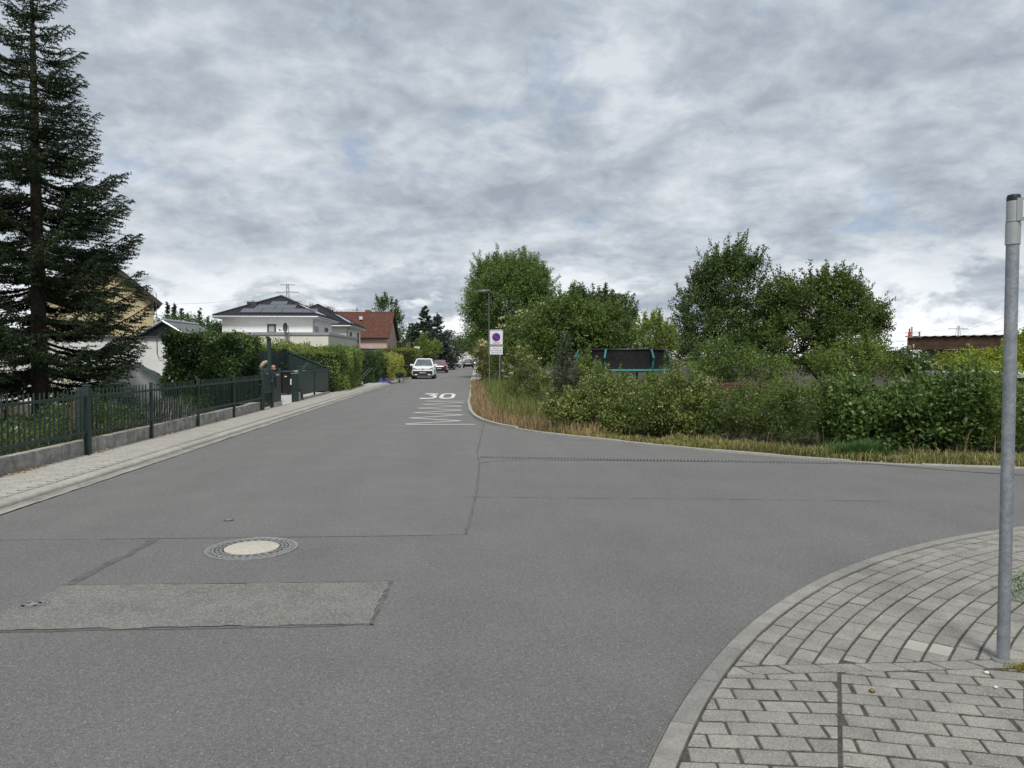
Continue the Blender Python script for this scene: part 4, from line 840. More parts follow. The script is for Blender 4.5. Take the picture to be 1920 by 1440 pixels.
MB().box(-18.55, -17.75, 63.9, 64.6, 5.3, ZA(567, 64, -18)).build('chimney', mat('slate_cladding', (.05, .052, .058), .6, .15, 8, .3, 20), V1); MB().box(-18.6, -17.7, 63.85, 64.65, ZA(567, 64, -18), ZA(567, 64, -18)+.06).build('chimney_cap', zinc, V1); MB().tube([(-18.15, 64.25, ZA(567, 64, -18)+.06), (-18.15, 64.25, ZA(564, 64, -18)+.04)], .12, 8).build('flue', zinc, V1)
ex = thing('house_extension', 'cream single storey extension with grey coping before the villa', 'house', (-14, 58, 0))
MB().box(-19.0, -12.76, 58, 61.99, 0, 3.45).box(-12.76, -10.75, 58, 59.0, 0, 3.45).box(-12.76, -10.75, 66.8, 72.7, 0, 3.45).box(-12.76, -10.75, 59.0, 66.8, 2.62, 3.45).build('wall', render_c, ex)
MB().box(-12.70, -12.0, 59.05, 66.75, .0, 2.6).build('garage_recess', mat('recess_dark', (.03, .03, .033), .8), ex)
MB().box(-19.08, -10.67, 57.92, 62.3, 3.45, 3.66).box(-12.74, -10.67, 62.3, 72.78, 3.45, 3.655).build('coping', zinc, ex)
for y in (68.1, 70.0): win(ex, 'x', -10.75, y, y+.8, 1.8, 2.25, 1, frame_d, .08)
win(ex, 'y', 58, XA(548, 58), XA(557, 58), 1.8, 2.45, -1, frame_g, .06)
sat = thing('satellite_dish', 'grey satellite dish on a thin mast before the villa', 'satellite dish', (XA(541, 57.6), 57.6, 2.0))
sx = XA(541, 57.6); MB().tube([(sx, 57.75, 1.5), (sx, 57.75, 4.15)], .03, 8).build('mast', zinc, sat)
prof = [(0, .0), (.15, .02), (.28, .06), (.36, .11), (.37, .12), (.36, .125), (.27, .075), (.0, .02)]; mb = MB().lathe(prof, (0, 0, 0), 20); mb.v = [(sx-.18+p[0]*.5, 57.6+p[2]*-1, 4.0+p[1]) for p in mb.v]; mb.build('dish', mat('dish_grey', (.06, .062, .066), .6), sat, True)
MB().tube([(sx-.18, 57.5, 3.75), (sx-.5, 57.1, 3.78)], .015, 6).build('arm', zinc, sat); MB().box(sx-.56, sx-.46, 57.05, 57.15, 3.74, 3.86).build('receiver', frame_d, sat)
cpt = thing('canopy', 'white flat canopy edge above the light hedge', 'canopy', (XA(600, 50), 50, 0))
MB().box(XA(578, 50), XA(628, 50), 50, 53, 2.18, 2.30).build('roof', white_paint, cpt)
for x in (XA(580, 50)+.1, XA(626, 50)-.1): MB().box(x-.05, x+.05, 50.1, 50.2, .0, 2.18).build('post', white_paint, cpt)
V2 = villa('white villa with hipped anthracite roof, partly hidden behind the nearer villa', 78.5, 88.5, -20.6, -12.7, 5.05, 7.5, [], [(2.0, .6, 1.6, 1.0), (3.65, .6, 1.6, 1.0), (5.3, .6, 1.6, 1.0), (3.0, 1.65, 1.6, 1.0), (4.65, 1.65, 1.6, 1.0)], 3.2, None)
win(V2, 'x', -12.7, 80.9, 82.0, 3.55, 4.5, 1, frame_d, .1); win(V2, 'x', -12.7, 86.0, 87.3, 2.7, 4.6, 1, frame_d, .1)
# ---- red roofed house
rh = thing('red_roof_house', 'pink rendered house with a large red tiled gable roof', 'house', (-16, 98, 0)); pink = mat('render_pink', (.46, .34, .285), .9, .05, 1, .2, 40)
HX0, HX1, HY0, HY1, ez, rz_ = -21.5, -10.7, 98.5, 112.0, 4.55, 7.95; ry = (HY0+HY1)/2
MB().add([(HX0, HY0, 0), (HX1, HY0, 0), (HX1, HY1, 0), (HX0, HY1, 0), (HX0, HY0, ez), (HX1, HY0, ez), (HX1, HY1, ez), (HX0, HY1, ez), (HX0, ry, rz_-.1), (HX1, ry, rz_-.1)], [(0, 1, 5, 4), (2, 3, 7, 6), (1, 2, 6, 9, 5), (0, 4, 8, 7, 3), (4, 5, 9, 8), (7, 8, 9, 6), (0, 3, 2, 1)]).build('wall', pink, rh)
sl = (rz_-ez)/(ry-HY0); o = .7
def gable_roof(parent, x0, x1, yE0, yE1, yr, ze, zr, o, m, ov=.35):
    s0 = (zr-ze)/(yr-yE0); s1 = (zr-ze)/(yE1-yr)
    A = [(x0-ov, yE0-o, ze-o*s0), (x1+ov, yE0-o, ze-o*s0), (x1+ov, yr, zr), (x0-ov, yr, zr)]; B_ = [(x1+ov, yE1+o, ze-o*s1), (x0-ov, yE1+o, ze-o*s1), (x0-ov, yr, zr), (x1+ov, yr, zr)]
    for q in (A, B_): slab('roof_slope', q, .14, mat('soffit_dark', (.045, .035, .03), .8), parent); tiled('roof_tiles', q, m, parent, .34, .38)
    MB().tube([(x0-ov, yr, zr+.05), (x1+ov, yr, zr+.05)], .12, 8).build('ridge', m, parent, True)
gable_roof(rh, HX0, HX1, HY0, HY1, ry, ez, rz_, .5, tile_r)
cxm = XA(686.5, 104); MB().box(cxm-.35, cxm+.35, 105.6, 106.3, 7.2, ZA(582, 105, -12)+.1).build('chimney', mat('chimney_brick', (.24, .09, .06), .9, .3, 14, .4, 30), rh)
MB().box(XA(675, 103)-.0, XA(681, 103), 102.6, 103.3, 6.9, 7.35).build('roof_window', mat('roof_window_pale', (.55, .57, .58), .4), rh)
win(rh, 'x', HX1, 101.4, 102.0, 2.6, 3.4, 1, frame_d, .08)
gar = thing('flat_garage', 'pale flat roofed garage with a dark fascia before the pink house', 'garage', (-11, 88, 0))
MB().box(-13.2, -8.45, 89.2, 95, 0, 2.35).build('wall', mat('render_greywhite', (.55, .56, .57), .9, .05, 1), gar); MB().box(-13.3, -8.25, 89.0, 95.2, 2.35, 2.78).build('fascia', mat('slate_fascia', (.10, .105, .115), .7, .1, 3), gar); MB().box(-13.4, -8.15, 88.9, 95.3, 2.78, 2.84).build('roof_edge', zinc, gar)
g2 = thing('flat_garage', 'second flat roofed garage with a dark fascia, nearer the white street sign', 'garage', (-8, 100, 0)); MB().box(-9.6, -6.4, 99, 105, 0, 2.2).build('wall', mat('render_greywhite'), g2); MB().box(-9.7, -6.2, 98.9, 105.2, 2.2, 2.62).build('fascia', mat('slate_fascia'), g2)
bg_ = thing('bungalow', 'low bungalow with a shallow brown roof behind the red roofed house', 'house', (-12, 122, 0)); MB().box(-17, -7.5, 122, 131, 0, 2.6).build('wall', render_c, bg_); gable_roof(bg_, -17, -7.6, 122, 131, 126.5, 2.6, 4.15, .5, mat('roof_brown', (.12, .10, .08), .9, .2, 3))
fh = thing('far_house', 'small far house with a grey hipped roof left of the street', 'house', (-7, 160, 0)); MB().box(-9.5, -3.6, 160, 170, 0, 4.0).build('wall', mat('render_yellowwhite', (.66, .63, .54), .9), fh)
for q in ([(-10.2, 159.3, 3.9), (-2.9, 159.3, 3.9), (-6.5, 165, 6.6)], [(-2.9, 159.3, 3.9), (-2.9, 170.7, 3.9), (-6.5, 165, 6.6)], [(-2.9, 170.7, 3.9), (-10.2, 170.7, 3.9), (-6.5, 165, 6.6)], [(-10.2, 170.7, 3.9), (-10.2, 159.3, 3.9), (-6.5, 165, 6.6)]): slab('roof_slope', q, .15, mat('roof_grey', (.12, .12, .125), .8), fh)
win(fh, 'y', 160, -5.6, -4.6, 2.0, 3.1, -1, frame_d, .1)
eh = thing('far_house', 'white house closing the far end of the street', 'house', (2, 300, 0)); MB().box(-6, 12, 300, 312, 0, 5.2).build('wall', render_w, eh); gable_roof(eh, -6, 12, 300, 312, 306, 5.2, 8.2, .5, mat('roof_grey'))
for x in (-3, 0, 3, 6): win(eh, 'y', 300, x, x+1.2, 3.4, 4.7, -1, frame_d, .12)
# ---- buildings behind the spruce
wg = thing('white_garage', 'low white rendered garage behind the spruce and the hedge', 'garage', (-16, 28, 0)); gx = XA(331, 28)
MB().box(-26, gx, 28, 34, 0, ZA(634, 28, gx)).build('wall', mat('render_offwhite', (.60, .60, .585), .9, .08, 1.2, .3, 40), wg); z_ = ZA(634, 28, gx); MB().box(-26.1, gx+.08, 27.9, 34.1, z_, z_+.07).build('roof_edge', frame_d, wg)
MB().tube([(XA(294, 27.9), 27.95, z_-.05), (XA(294, 27.9), 27.95, z_-.55), (XA(297, 27.9), 27.93, z_-.72), (XA(305, 27.9), 27.93, z_-.72), (XA(311, 27.9), 27.95, z_-.3)], .012, 5).build('cable', black_pl, wg)
sh = thing('shed', 'shed with a dark gable and grey corrugated roof behind the hedge', 'shed', (-13.3, 34.2, 0)); sxx = XA(308, 34.4); zr = ZA(602, 34.4, sxx)
MB().add([(sxx-1.9, 34.5, 0), (sxx+1.9, 34.5, 0), (sxx+1.9, 34.5, 2.25), (sxx, 34.5, zr-.08), (sxx-1.9, 34.5, 2.25), (sxx-1.9, 38.4, 0), (sxx+1.9, 38.4, 0), (sxx+1.9, 38.4, 2.25), (sxx, 38.4, zr-.08), (sxx-1.9, 38.4, 2.25)], [(0, 1, 2, 3, 4), (9, 8, 7, 6, 5), (1, 6, 7, 2), (0, 4, 9, 5), (2, 7, 8, 3), (4, 3, 8, 9)]).build('wall', mat('shed_dark', (.035, .036, .04), .8, .2, 3), sh)
for s in (-1, 1):
    V = []; n = 40; ee = 2.2
    for j in range(2):
        for i in range(n*2+1):
            y = 34.3+4.3*i/(2*n); dz = .045*math.cos(i*math.pi*.5); V.append((sxx+s*(0 if j == 0 else ee), y, (zr if j == 0 else zr-(zr-2.2)*ee/1.9)+dz))
    F = [(i, i+1, 2*n+2+i, 2*n+1+i) for i in range(2*n)]; MB().add(V, F).build('corrugated_sheet', mat('corrugated_grey', (.12, .125, .13), .5, .15, 3), sh)
MB().tube([(sxx, 34.25, zr+.03), (sxx, 38.65, zr+.03)], .08, 8).build('ridge', zinc, sh)
for s in (1, -1): MB().tube([(sxx, 34.25, zr), (sxx+s*2.25, 34.25, zr-(zr-2.2)*2.25/1.9)], .05, 6).build('barge_board', zinc, sh)
yx = XA(290, 42); yh = thing('yellow_house', 'pale yellow wooden gabled house half hidden behind the spruce', 'house', (yx, 42, 0)); yez = 5.0; yw = 5.6; yrz = yez+yw/2*.86
MB().add([(yx-yw, 42, 0), (yx, 42, 0), (yx, 42, yez), (yx-yw/2, 42, yrz), (yx-yw, 42, yez), (yx-yw, 52, 0), (yx, 52, 0), (yx, 52, yez), (yx-yw/2, 52, yrz), (yx-yw, 52, yez)], [(0, 1, 2, 3, 4), (9, 8, 7, 6, 5), (1, 6, 7, 2), (0, 4, 9, 5), (2, 7, 8, 3), (4, 3, 8, 9)]).build('wall', mat('render_yellow', (.50, .42, .25), .9, .12, .8, .3, 30), yh)
for s, xe in ((1, yx+.45), (-1, yx-yw-.45)): slab('roof_slope', [(xe, 41.5, yez-.35), (xe, 52.5, yez-.35), (yx-yw/2, 52.5, yrz+.06), (yx-yw/2, 41.5, yrz+.06)] if s > 0 else [(yx-yw/2, 41.5, yrz+.06), (yx-yw/2, 52.5, yrz+.06), (xe, 52.5, yez-.35), (xe, 41.5, yez-.35)], .22, mat('roof_darkbrown', (.05, .042, .04), .8, .2, 4), yh)
for i in range(30):
    x = yx-.15-i*.3; zt = yez+min(yx-x, x-(yx-yw))*.86-.12
    if zt > .5: MB().box(x-.012, x+.012, 41.985, 42.0, .1, zt).build('board_joint', mat('render_yellow'), yh)
yh.rotation_euler = (0, 0, R(25))
ld = thing('roof_ladder', 'pair of bent grey ladder rails on the yellow house gable', 'ladder', (yx, 41.7, 3))
for a, b in ((278, 288), (282, 294)): xa, xb = XA(a, 41.6), XA(b, 41.6); zt = ZA(547, 41.6, xa); MB().tube([(xa, 41.7, zt-.35), (xa, 41.7, zt-.1), (xa+.12, 41.7, zt), (xb-.12, 41.7, zt), (xb, 41.7, zt-.12), (xb, 41.7, 2.6)], .025, 6).build('rail', zinc, ld)
for k in range(8): z = 2.8+k*.28; MB().tube([(XA(288, 41.6), 41.7, z), (XA(294, 41.6), 41.7, z)], .012, 5).build('rung', zinc, ld)
# ---- flat roofed building on the right
rbA, rbB = np.array([XA(1700, 31), 31.0]), np.array([XA(1900, 28), 28.0]); ud = (rbB-rbA)/np.linalg.norm(rbB-rbA); nd = np.array([-ud[1], ud[0]]);
if nd[1] < 0: nd = -nd
rb = thing('flat_roof_building', 'low building with a broad brown board fascia and flat roof', 'building', (*rbA, 0)); brn = mat('brown_board', (.085, .052, .034), .85, .3, 4, .5, 25, objrand=.15)
far_ = rbB+ud*5
def band(o0, o1, s0, s1, z0, z1, nm, m): p = [rbA+ud*s0+nd*o0, rbA+ud*s1+nd*o0, rbA+ud*s1+nd*o1, rbA+ud*s0+nd*o1]; return MB().prism([tuple(q) for q in p], z0, z1).build(nm, m, rb)
Lr = np.linalg.norm(far_-rbA)
for k in range(3): band(0, .05, 0, Lr, 2.05+k*.17, 2.05+k*.17+.162, 'fascia_board', brn)
band(.052, .10, .06, Lr, 2.06, 2.55, 'added_backing', mat('beam_dark', (.05, .045, .04), .8))  # dark backing added to keep sky light out of the board gaps
for k in range(3): band(.05, 5, 0, .05, 2.05+k*.17, 2.05+k*.17+.162, 'fascia_board', brn)
V = []; n = int(Lr/.09)
for j in (0, 1):
    for i in range(n+1): p = rbA+ud*(-.1+i*.09)+nd*(-.08 if j == 0 else 5); V.append((*p, 2.60+.03*math.sin(i*math.pi/2)+j*.05))
MB().add(V, [(i, i+1, n+2+i, n+1+i) for i in range(n)]).build('corrugated_roof', mat('roof_brown'), rb)
s1_ = .42
band(.5, 4.8, s1_, Lr, 1.32, 2.05, 'wall', mat('render_grey', (.30, .30, .285), .9, .15, 2, .3, 30)); band(.45, .55, s1_-.1, Lr, 1.26, 1.32, 'beam', mat('beam_dark', (.05, .045, .04), .8)); band(2.0, 4.8, s1_, Lr, 0, 1.26, 'recess', mat('beam_dark'))
for s in (s1_-.02, s1_+.28, 2.6, 4.4): band(.44, .54, s, s+.10, 0, 1.30, 'post', mat('post_pale', (.40, .39, .36), .8))
cs = thing('concrete_enclosure', 'grey concrete enclosure with a flat slab roof beside the sign post', 'enclosure', (XA(1880, 17), 17, 0)); x0_, x1_ = XA(1832, 18.4), XA(1990, 18.4)
MB().box(x0_, x1_, 18.4, 20.5, 0, 1.18).build('wall', mat('enclosure_grey', (.16, .155, .145), .9, .25, 3, .4, 30), cs); MB().add([(x0_-.1, 18.25, 1.20), (x1_+.1, 17.6, 1.20), (x1_+.1, 20.6, 1.20), (x0_-.1, 20.6, 1.20), (x0_-.1, 18.25, 1.29), (x1_+.1, 17.6, 1.29), (x1_+.1, 20.6, 1.33), (x0_-.1, 20.6, 1.33)], [(3, 2, 1, 0), (4, 5, 6, 7), (0, 1, 5, 4), (1, 2, 6, 5), (2, 3, 7, 6), (3, 0, 4, 7)]).build('slab', concrete, cs)
bwl = thing('brick_wall', 'low weathered brick wall behind the corner hedge', 'wall', (6.5, 21, 0)); bx0, bx1 = XA(1298, 19), XA(1470, 19); bm_ = mat('old_brick', (.105, .055, .042), .9, .3, 9, .5, 40, objrand=.3)
MB().box(bx0+.01, bx1, 19.02, 19.2, 0, 1.05).build('mortar', mat('mortar', (.10, .09, .08), .95), bwl)
for c in range(8):
    z = .48+c*.073; x = bx0-(c % 2)*.11
    while x < bx1:
        if x > bx0-.02: MB().box(x, min(x+.21, bx1), 19.0+rg.normal()*.003, 19.19, z, z+.063).build('brick', bm_, bwl)
        x += .222
# ================================================================== CARS
tyre_m = mat('tyre', (.02, .02, .02), .8); rim_m = mat('rim', (.35, .36, .37), .35, .1, 8, metal=.7); trim_m = mat('car_trim', (.018, .018, .02), .45)
lamp_g0 = mat('strip_grey', (.12, .12, .125), .5); lamp_m = mat('headlamp', (.30, .33, .36), .15, .2, 9, spec=.8); tail_m = mat('tail_lamp', (.25, .012, .012), .25); plate_m = mat('plate_white', (.40, .41, .41), .5); car_glass = mat('car_glass', (.085, .105, .115), .07, .25, 2, spec=.9)
def paintmat(n, c): return mat(n, c, .3, .03, 2, coat=.5 if max(c) > .1 else .15, spec=.4 if max(c) > .1 else .25)
def car(name, label, x, y, rz, body, W=1.84, L=4.5, H=1.66, belt=1.02, hood=.98, front='suv', away=False, plate=None, cat='car', group=None):
    c = thing(name, label, cat, (x, y, 0), rz, group); w = W/2
    # lower body: cross sections from nose (-Y) to tail
    st = [(-L/2, .80, .34, .62), (-L/2+.10, .90, .25, hood-.16), (-L/2+.45, .98, .22, hood-.07), (-L/2+1.05, 1.0, .22, hood), (-L/2+1.35, 1.0, .22, belt), (0, 1.0, .22, belt+.01), (L/2-.75, 1.0, .22, belt+.04), (L/2-.22, .97, .24, belt+.02), (L/2-.04, .90, .30, belt-.08), (L/2, .84, .38, .66)]
    V = []; F = []
    for (yy, k, zb, zt) in st:
        hw = w*k; zs = zb+(zt-zb)*.55
        V += [(-hw*.86, yy, zb), (-hw, yy, zb+.10), (-hw, yy, zs), (-hw*.93, yy, zt-.03), (-hw*.80, yy, zt), (0, yy, zt+.025), (hw*.80, yy, zt), (hw*.93, yy, zt-.03), (hw, yy, zs), (hw, yy, zb+.10), (hw*.86, yy, zb)]
    m_ = 11
    for i in range(len(st)-1): F += [(i*m_+j, i*m_+(j+1) % m_, (i+1)*m_+(j+1) % m_, (i+1)*m_+j) for j in range(m_)]
    F += [tuple(range(m_)), tuple((len(st)-1)*m_+j for j in range(m_))]
    b = MB().add(V, F).build('body', body, c, True, True)
    # cabin: body coloured frame with windows set on it
    y0, y1, r0, r1 = -L/2+1.22, L/2-.22, -L/2+2.0, L/2-.72; wb, wr = w*.93, w*.67; zb = belt-.02; zr = H-.05
    cab = [(-wb, y0, zb), (wb, y0, zb), (wb, y1, zb), (-wb, y1, zb), (-wr, r0, zr), (wr, r0, zr), (wr, r1, zr), (-wr, r1, zr), (-wr*.8, r0+.2, H), (wr*.8, r0+.2, H), (wr*.8, r1-.2, H-.02), (-wr*.8, r1-.2, H-.02)]
    MB().add(cab, [(0, 1, 5, 4), (1, 2, 6, 5), (2, 3, 7, 6), (3, 0, 4, 7), (4, 5, 9, 8), (5, 6, 10, 9), (6, 7, 11, 10), (7, 4, 8, 11), (8, 9, 10, 11), (3, 2, 1, 0)]).build('cabin', body, c, False, True)
    def on_face(q, a0, a1, b0, b1, nm, m, off=.012, parent=c):
        q = [Vector(cab[i]) for i in q]; n = (q[1]-q[0]).cross(q[3]-q[0]).normalized()
        def at(a, bb): return (q[0]*(1-a)+q[1]*a)*(1-bb)+(q[3]*(1-a)+q[2]*a)*bb
        P = [at(a0, b0), at(a1, b0), at(a1, b1), at(a0, b1)]; V = [p-n*.01 for p in P]+[p+n*off for p in P]; return MB().add(V, [(3, 2, 1, 0), (4, 5, 6, 7), (0, 1, 5, 4), (1, 2, 6, 5), (2, 3, 7, 6), (3, 0, 4, 7)]).build(nm, m, parent, local=True)
    on_face((0, 1, 5, 4), .055, .945, .04, .95, 'windscreen', car_glass); on_face((2, 3, 7, 6), .08, .92, .12, .92, 'rear_window', car_glass)
    for q in ((1, 2, 6, 5), (3, 0, 4, 7)):
        on_face(q, .08, .46, .10, .90, 'side_window', car_glass); on_face(q, .50, .86, .10, .90, 'side_window', car_glass)
    wh = None; wx = .235 if True else 0; wrad = .35 if H > 1.55 else .325
    for sy in (-L/2+.88, L/2-.92):
        for sx in (-1, 1):
            xx = sx*(w-.11); arch = MB().tube([(xx-.13*sx, sy, wrad), (xx+.125*sx, sy, wrad)], wrad+.06, 20); arch.build('wheel_arch', trim_m, c, True, True)
            t = MB().tube([(xx-.10*sx, sy, wrad), (xx+.10*sx, sy, wrad), (xx+.132*sx, sy, wrad)], [wrad, wrad, wrad*.93], 24).build('tyre', tyre_m, c, True, True)
            MB().tube([(xx+.125*sx, sy, wrad), (xx+.142*sx, sy, wrad)], wrad*.66, 20).build('rim', rim_m, t, True, True)
    f = -L/2
    def fbox(x0, x1, y0, y1, z0, z1, nm, m, bev=0): return MB().box(x0, x1, y0, y1, z0, z1).build(nm, m, c, local=True, bevel=bev)
    def shape(pts, y0, y1, nm, m): k = len(pts); return MB().add([(px, y0, pz) for px, pz in pts]+[(px, y1, pz) for px, pz in pts], [tuple(range(k)), tuple(range(k, 2*k))[::-1]]+[(i, (i+1) % k, k+(i+1) % k, k+i) for i in range(k)]).build(nm, m, c, local=True)
    if not away:
        shape([(-w*.86, .66), (w*.86, .66), (w*.84, .40), (w*.60, .24), (-w*.60, .24), (-w*.84, .40)], f-.015, f+.22, 'grille', trim_m)
        if front == 'suv':
            for s in (-1, 1): shape([(s*w*.70, .40), (s*w*.40, .40), (s*w*.52, .32), (s*w*.62, .31)], f-.03, f+.05, 'bumper_accent', body)
            fbox(-w*.62, w*.62, f-.02, f+.1, .235, .262, 'skid_strip', rim_m)
            MB().tube([(0, f-.012, hood-.245), (0, f+.05, hood-.245)], .06, 14).build('emblem', rim_m, c, True, True); fbox(-w*.55, w*.55, f+.01, f+.10, hood-.235, hood-.215, 'light_strip', rim_m)
        for s in (-1, 1): shape([(s*w*.46, hood-.235), (s*w*.86, hood-.20), (s*w*.90, hood-.10), (s*w*.80, hood-.13)], f+.00, f+.30, 'headlight', lamp_m if front == 'suv' else trim_m)
        fbox(-.25, .25, f-.035, f-.012, .46, .56, 'number_plate', plate_m)
        if plate:
            me = text_mesh(plate, .10); o = link('plate_lettering', me, c, trim_m); o.rotation_euler = (R(90), 0, 0); o.location = (0, f-.038, .495); o.scale = (.95, 1, 1)
    else:
        e = L/2
        for s in (-1, 1): shape([(s*w*.45, .80), (s*w*.94, .78), (s*w*.96, .93), (s*w*.50, .92)], e-.20, e-.02, 'tail_light', tail_m)
        fbox(-.26, .26, e-.01, e+.015, .70, .81, 'number_plate', plate_m); shape([(-w*.84, .48), (w*.84, .48), (w*.7, .28), (-w*.7, .28)], e-.2, e+.012, 'bumper', trim_m); fbox(-w*.7, w*.7, e-.1, e+.02, .40, .42, 'bumper_strip', lamp_g0)
    for s in (-1, 1):
        mb = MB().box(s*w*.92 if s > 0 else -w-.20, w+.20 if s > 0 else -w*.92, y0+.28, y0+.44, belt+.0, belt+.15); mb.build('mirror', body if front == 'suv' else trim_m, c, local=True, bevel=.03)
    MB().box(-w*.8, w*.8, -L/2+.2, L/2-.2, .18, .3).build('underbody', trim_m, c, local=True)
    return c
wcar = paintmat('car_white', (.76, .77, .78)); rcar = paintmat('car_red', (.24, .02, .022)); dcar = paintmat('car_black', (.007, .006, .007)); scar = paintmat('car_silver', (.42, .44, .46))
car('parked_car', 'white sport utility car parked nose to the camera, nearest in the row', -3.72, 60.4+2.2, 0, wcar, 1.84, 4.5, 1.66, 1.04, 1.05, 'suv', plate='L JW 800')
car('parked_car', 'red hatchback parked behind the white sport utility car', -3.52+.15, 87, R(0), rcar, 1.80, 4.3, 1.47, .94, .94, 'hatch')
car('parked_car', 'white compact car parked behind the red hatchback', -3.0, 111.5, 0, wcar, 1.8, 4.4, 1.46, .94, .95, 'hatch')
car('parked_car', 'silver car parked behind the white compact car', XA(858, 128)-.45, 128, 0, scar, 1.8, 4.4, 1.5, .95, .95, 'hatch')
car('parked_van', 'white van parked far down the left side of the street', XA(861, 150)-.6, 152, 0, wcar, 1.95, 4.9, 2.0, 1.2, 1.15, 'suv', cat='van')
car('moving_car', 'black car driving away in the right lane', -.1, 128.5, 0, dcar, 1.78, 4.2, 1.46, .93, .93, 'hatch', away=True)
car('parked_car', 'tiny pale car at the far right end of the street', XA(889, 150)+.3, 152, 0, wcar, 1.75, 4.2, 1.45, .93, .93, 'hatch')

# ================================================================== SIGNS, LAMP, STREET THINGS
sp = thing('sign_post', 'galvanised steel post of the street name sign on the corner pavement', 'post', (2.9, 3.85, .05))
X, Y = 2.90, 3.85
MB().tube([(X, Y, .03), (X, Y, 2.53)], .0315, 24).build('tube', grey_metal, sp, True)
MB().lathe([(.034, 0), (.034, .018), (.030, .032), (.015, .036)], (X, Y, 2.535), 24).build('cap', black_pl, sp, True)
MB().lathe([(.06, 0), (.055, .012), (.034, .016)], (X, Y, .05), 16).build('collar', kerb_d, sp)
alu = mat('aluminium', (.42, .43, .43), .42, .08, 6, .1, 40, metal=.6)
ns = thing('street_sign', 'aluminium street name sign clamped to the top of the corner post', 'sign', (X, Y, 2.3))
MB().tube([(X, Y, 2.425), (X, Y, 2.534)], .0345, 24).build('clamp', alu, ns, True); MB().tube([(X, Y, 2.305), (X, Y, 2.42)], .0365, 24).build('clamp', alu, ns, True)
ud_ = Vector((.80, -.60, 0)); nn = Vector((-.60, -.80, 0))            # plate runs to the right and a little towards the viewer
def plate_(p0, u, n, a, b, z0, z1, t0, t1, nm, m, par): V = [p0+u*s+n*t+Vector((0, 0, z)) for z in (z0, z1) for s, t in ((a, t0), (b, t0), (b, t1), (a, t1))]; return MB().add(V, [(3, 2, 1, 0), (4, 5, 6, 7), (0, 1, 5, 4), (1, 2, 6, 5), (2, 3, 7, 6), (3, 0, 4, 7)]).build(nm, m, par)
P0 = Vector((X, Y, 0))
plate_(P0, ud_, nn, .015, .85, 2.425, 2.545, .018, .034, 'plate', alu, ns); plate_(P0, ud_, nn, .040, .82, 2.440, 2.530, .0345, .037, 'field', mat('sign_white', (.66, .67, .68), .4), ns)
bl = mat('sign_blue', (.012, .016, .09), .45)
me = text_mesh('E', .085, 'LEFT'); o = link('lettering', me, ns, bl); o.matrix_parent_inverse = Matrix(); o.matrix_basis = Matrix.Translation(P0+ud_*.047+nn*.0385+Vector((0, 0, 2.485))-Vector((X, Y, 2.3))) @ Matrix((ud_, Vector((0, 0, 1)), nn)).transposed().to_4x4()
ud2 = Vector((.62, .78, 0)); n2 = Vector((.78, -.62, 0)); plate_(P0, ud2, n2, .03, .80, 2.305, 2.42, -.008, .008, 'plate', mat('aluminium_back', (.22, .225, .23), .5, metal=.4), ns)
# zone sign in a tubular frame
zs = thing('zone_sign', 'no parking zone sign with a lower text plate in a steel frame', 'sign', (XA(927, 42), 42, 0)); zx0, zx1 = XA(917.5, 42), XA(943.5, 42); zt, zb_ = ZA(619, 42), ZA(664.5, 42)
MB().tube([(zx0, 42, 0), (zx0, 42, zt-.06), (zx0+.06, 42, zt), (zx1-.06, 42, zt), (zx1, 42, zt-.06), (zx1, 42, zb_), (zx1-.18, 42, zb_-.03)], .03, 10).build('frame', grey_metal, zs, True)
MB().tube([(zx1-.2, 42, zb_), (zx1-.2, 42, 0)], .025, 8).build('post', grey_metal, zs, True)
sw = mat('sign_white'); zm = ZA(645.8, 42); zm2 = ZA(650.3, 42)
MB().box(zx0+.03, zx1-.03, 41.97, 41.985, zm, zt-.03).build('zone_plate', sw, zs); MB().box(zx0+.03, zx1-.03, 41.97, 41.985, zb_, zm2).build('text_plate', sw, zs); MB().box(zx0, zx1, 41.985, 42.015, zm, zm2).build('cross_bar', grey_metal, zs)
cxs, czs, cr = (zx0+zx1)/2, ZA(632.2, 42), .235
def disc(r, m, nm, yy): return MB().tube([(cxs, yy, czs), (cxs, yy-.004, czs)], r, 40).build(nm, m, zs)
sr = mat('sign_red', (.33, .012, .02), .45); sb = mat('sign_disc_blue', (.02, .035, .30), .45); disc(cr, sr, 'red_ring', 41.969); disc(cr*.83, sb, 'blue_disc', 41.964)
a = cr*.60; MB().add([(cxs-a-.02, 41.956, czs+a-.02), (cxs-a+.02, 41.956, czs+a+.02), (cxs+a+.02, 41.956, czs-a+.02), (cxs+a-.02, 41.956, czs-a-.02)], [(0, 1, 2, 3)]).build('red_bar', sr, zs)
for txt, sz, zz_ in (('ZONE', .13, ZA(643.0, 42)), ('Parken in', .095, ZA(653.4, 42)), ('gekennzeichneten', .085, ZA(657.3, 42)), ('Flächen erlaubt', .09, ZA(661.2, 42))):
    me = text_mesh(txt, sz); o = link('lettering', me, zs, trim_m); o.rotation_euler = (R(90), 0, 0); o.location = Vector((cxs, 41.966, zz_))-zs.location
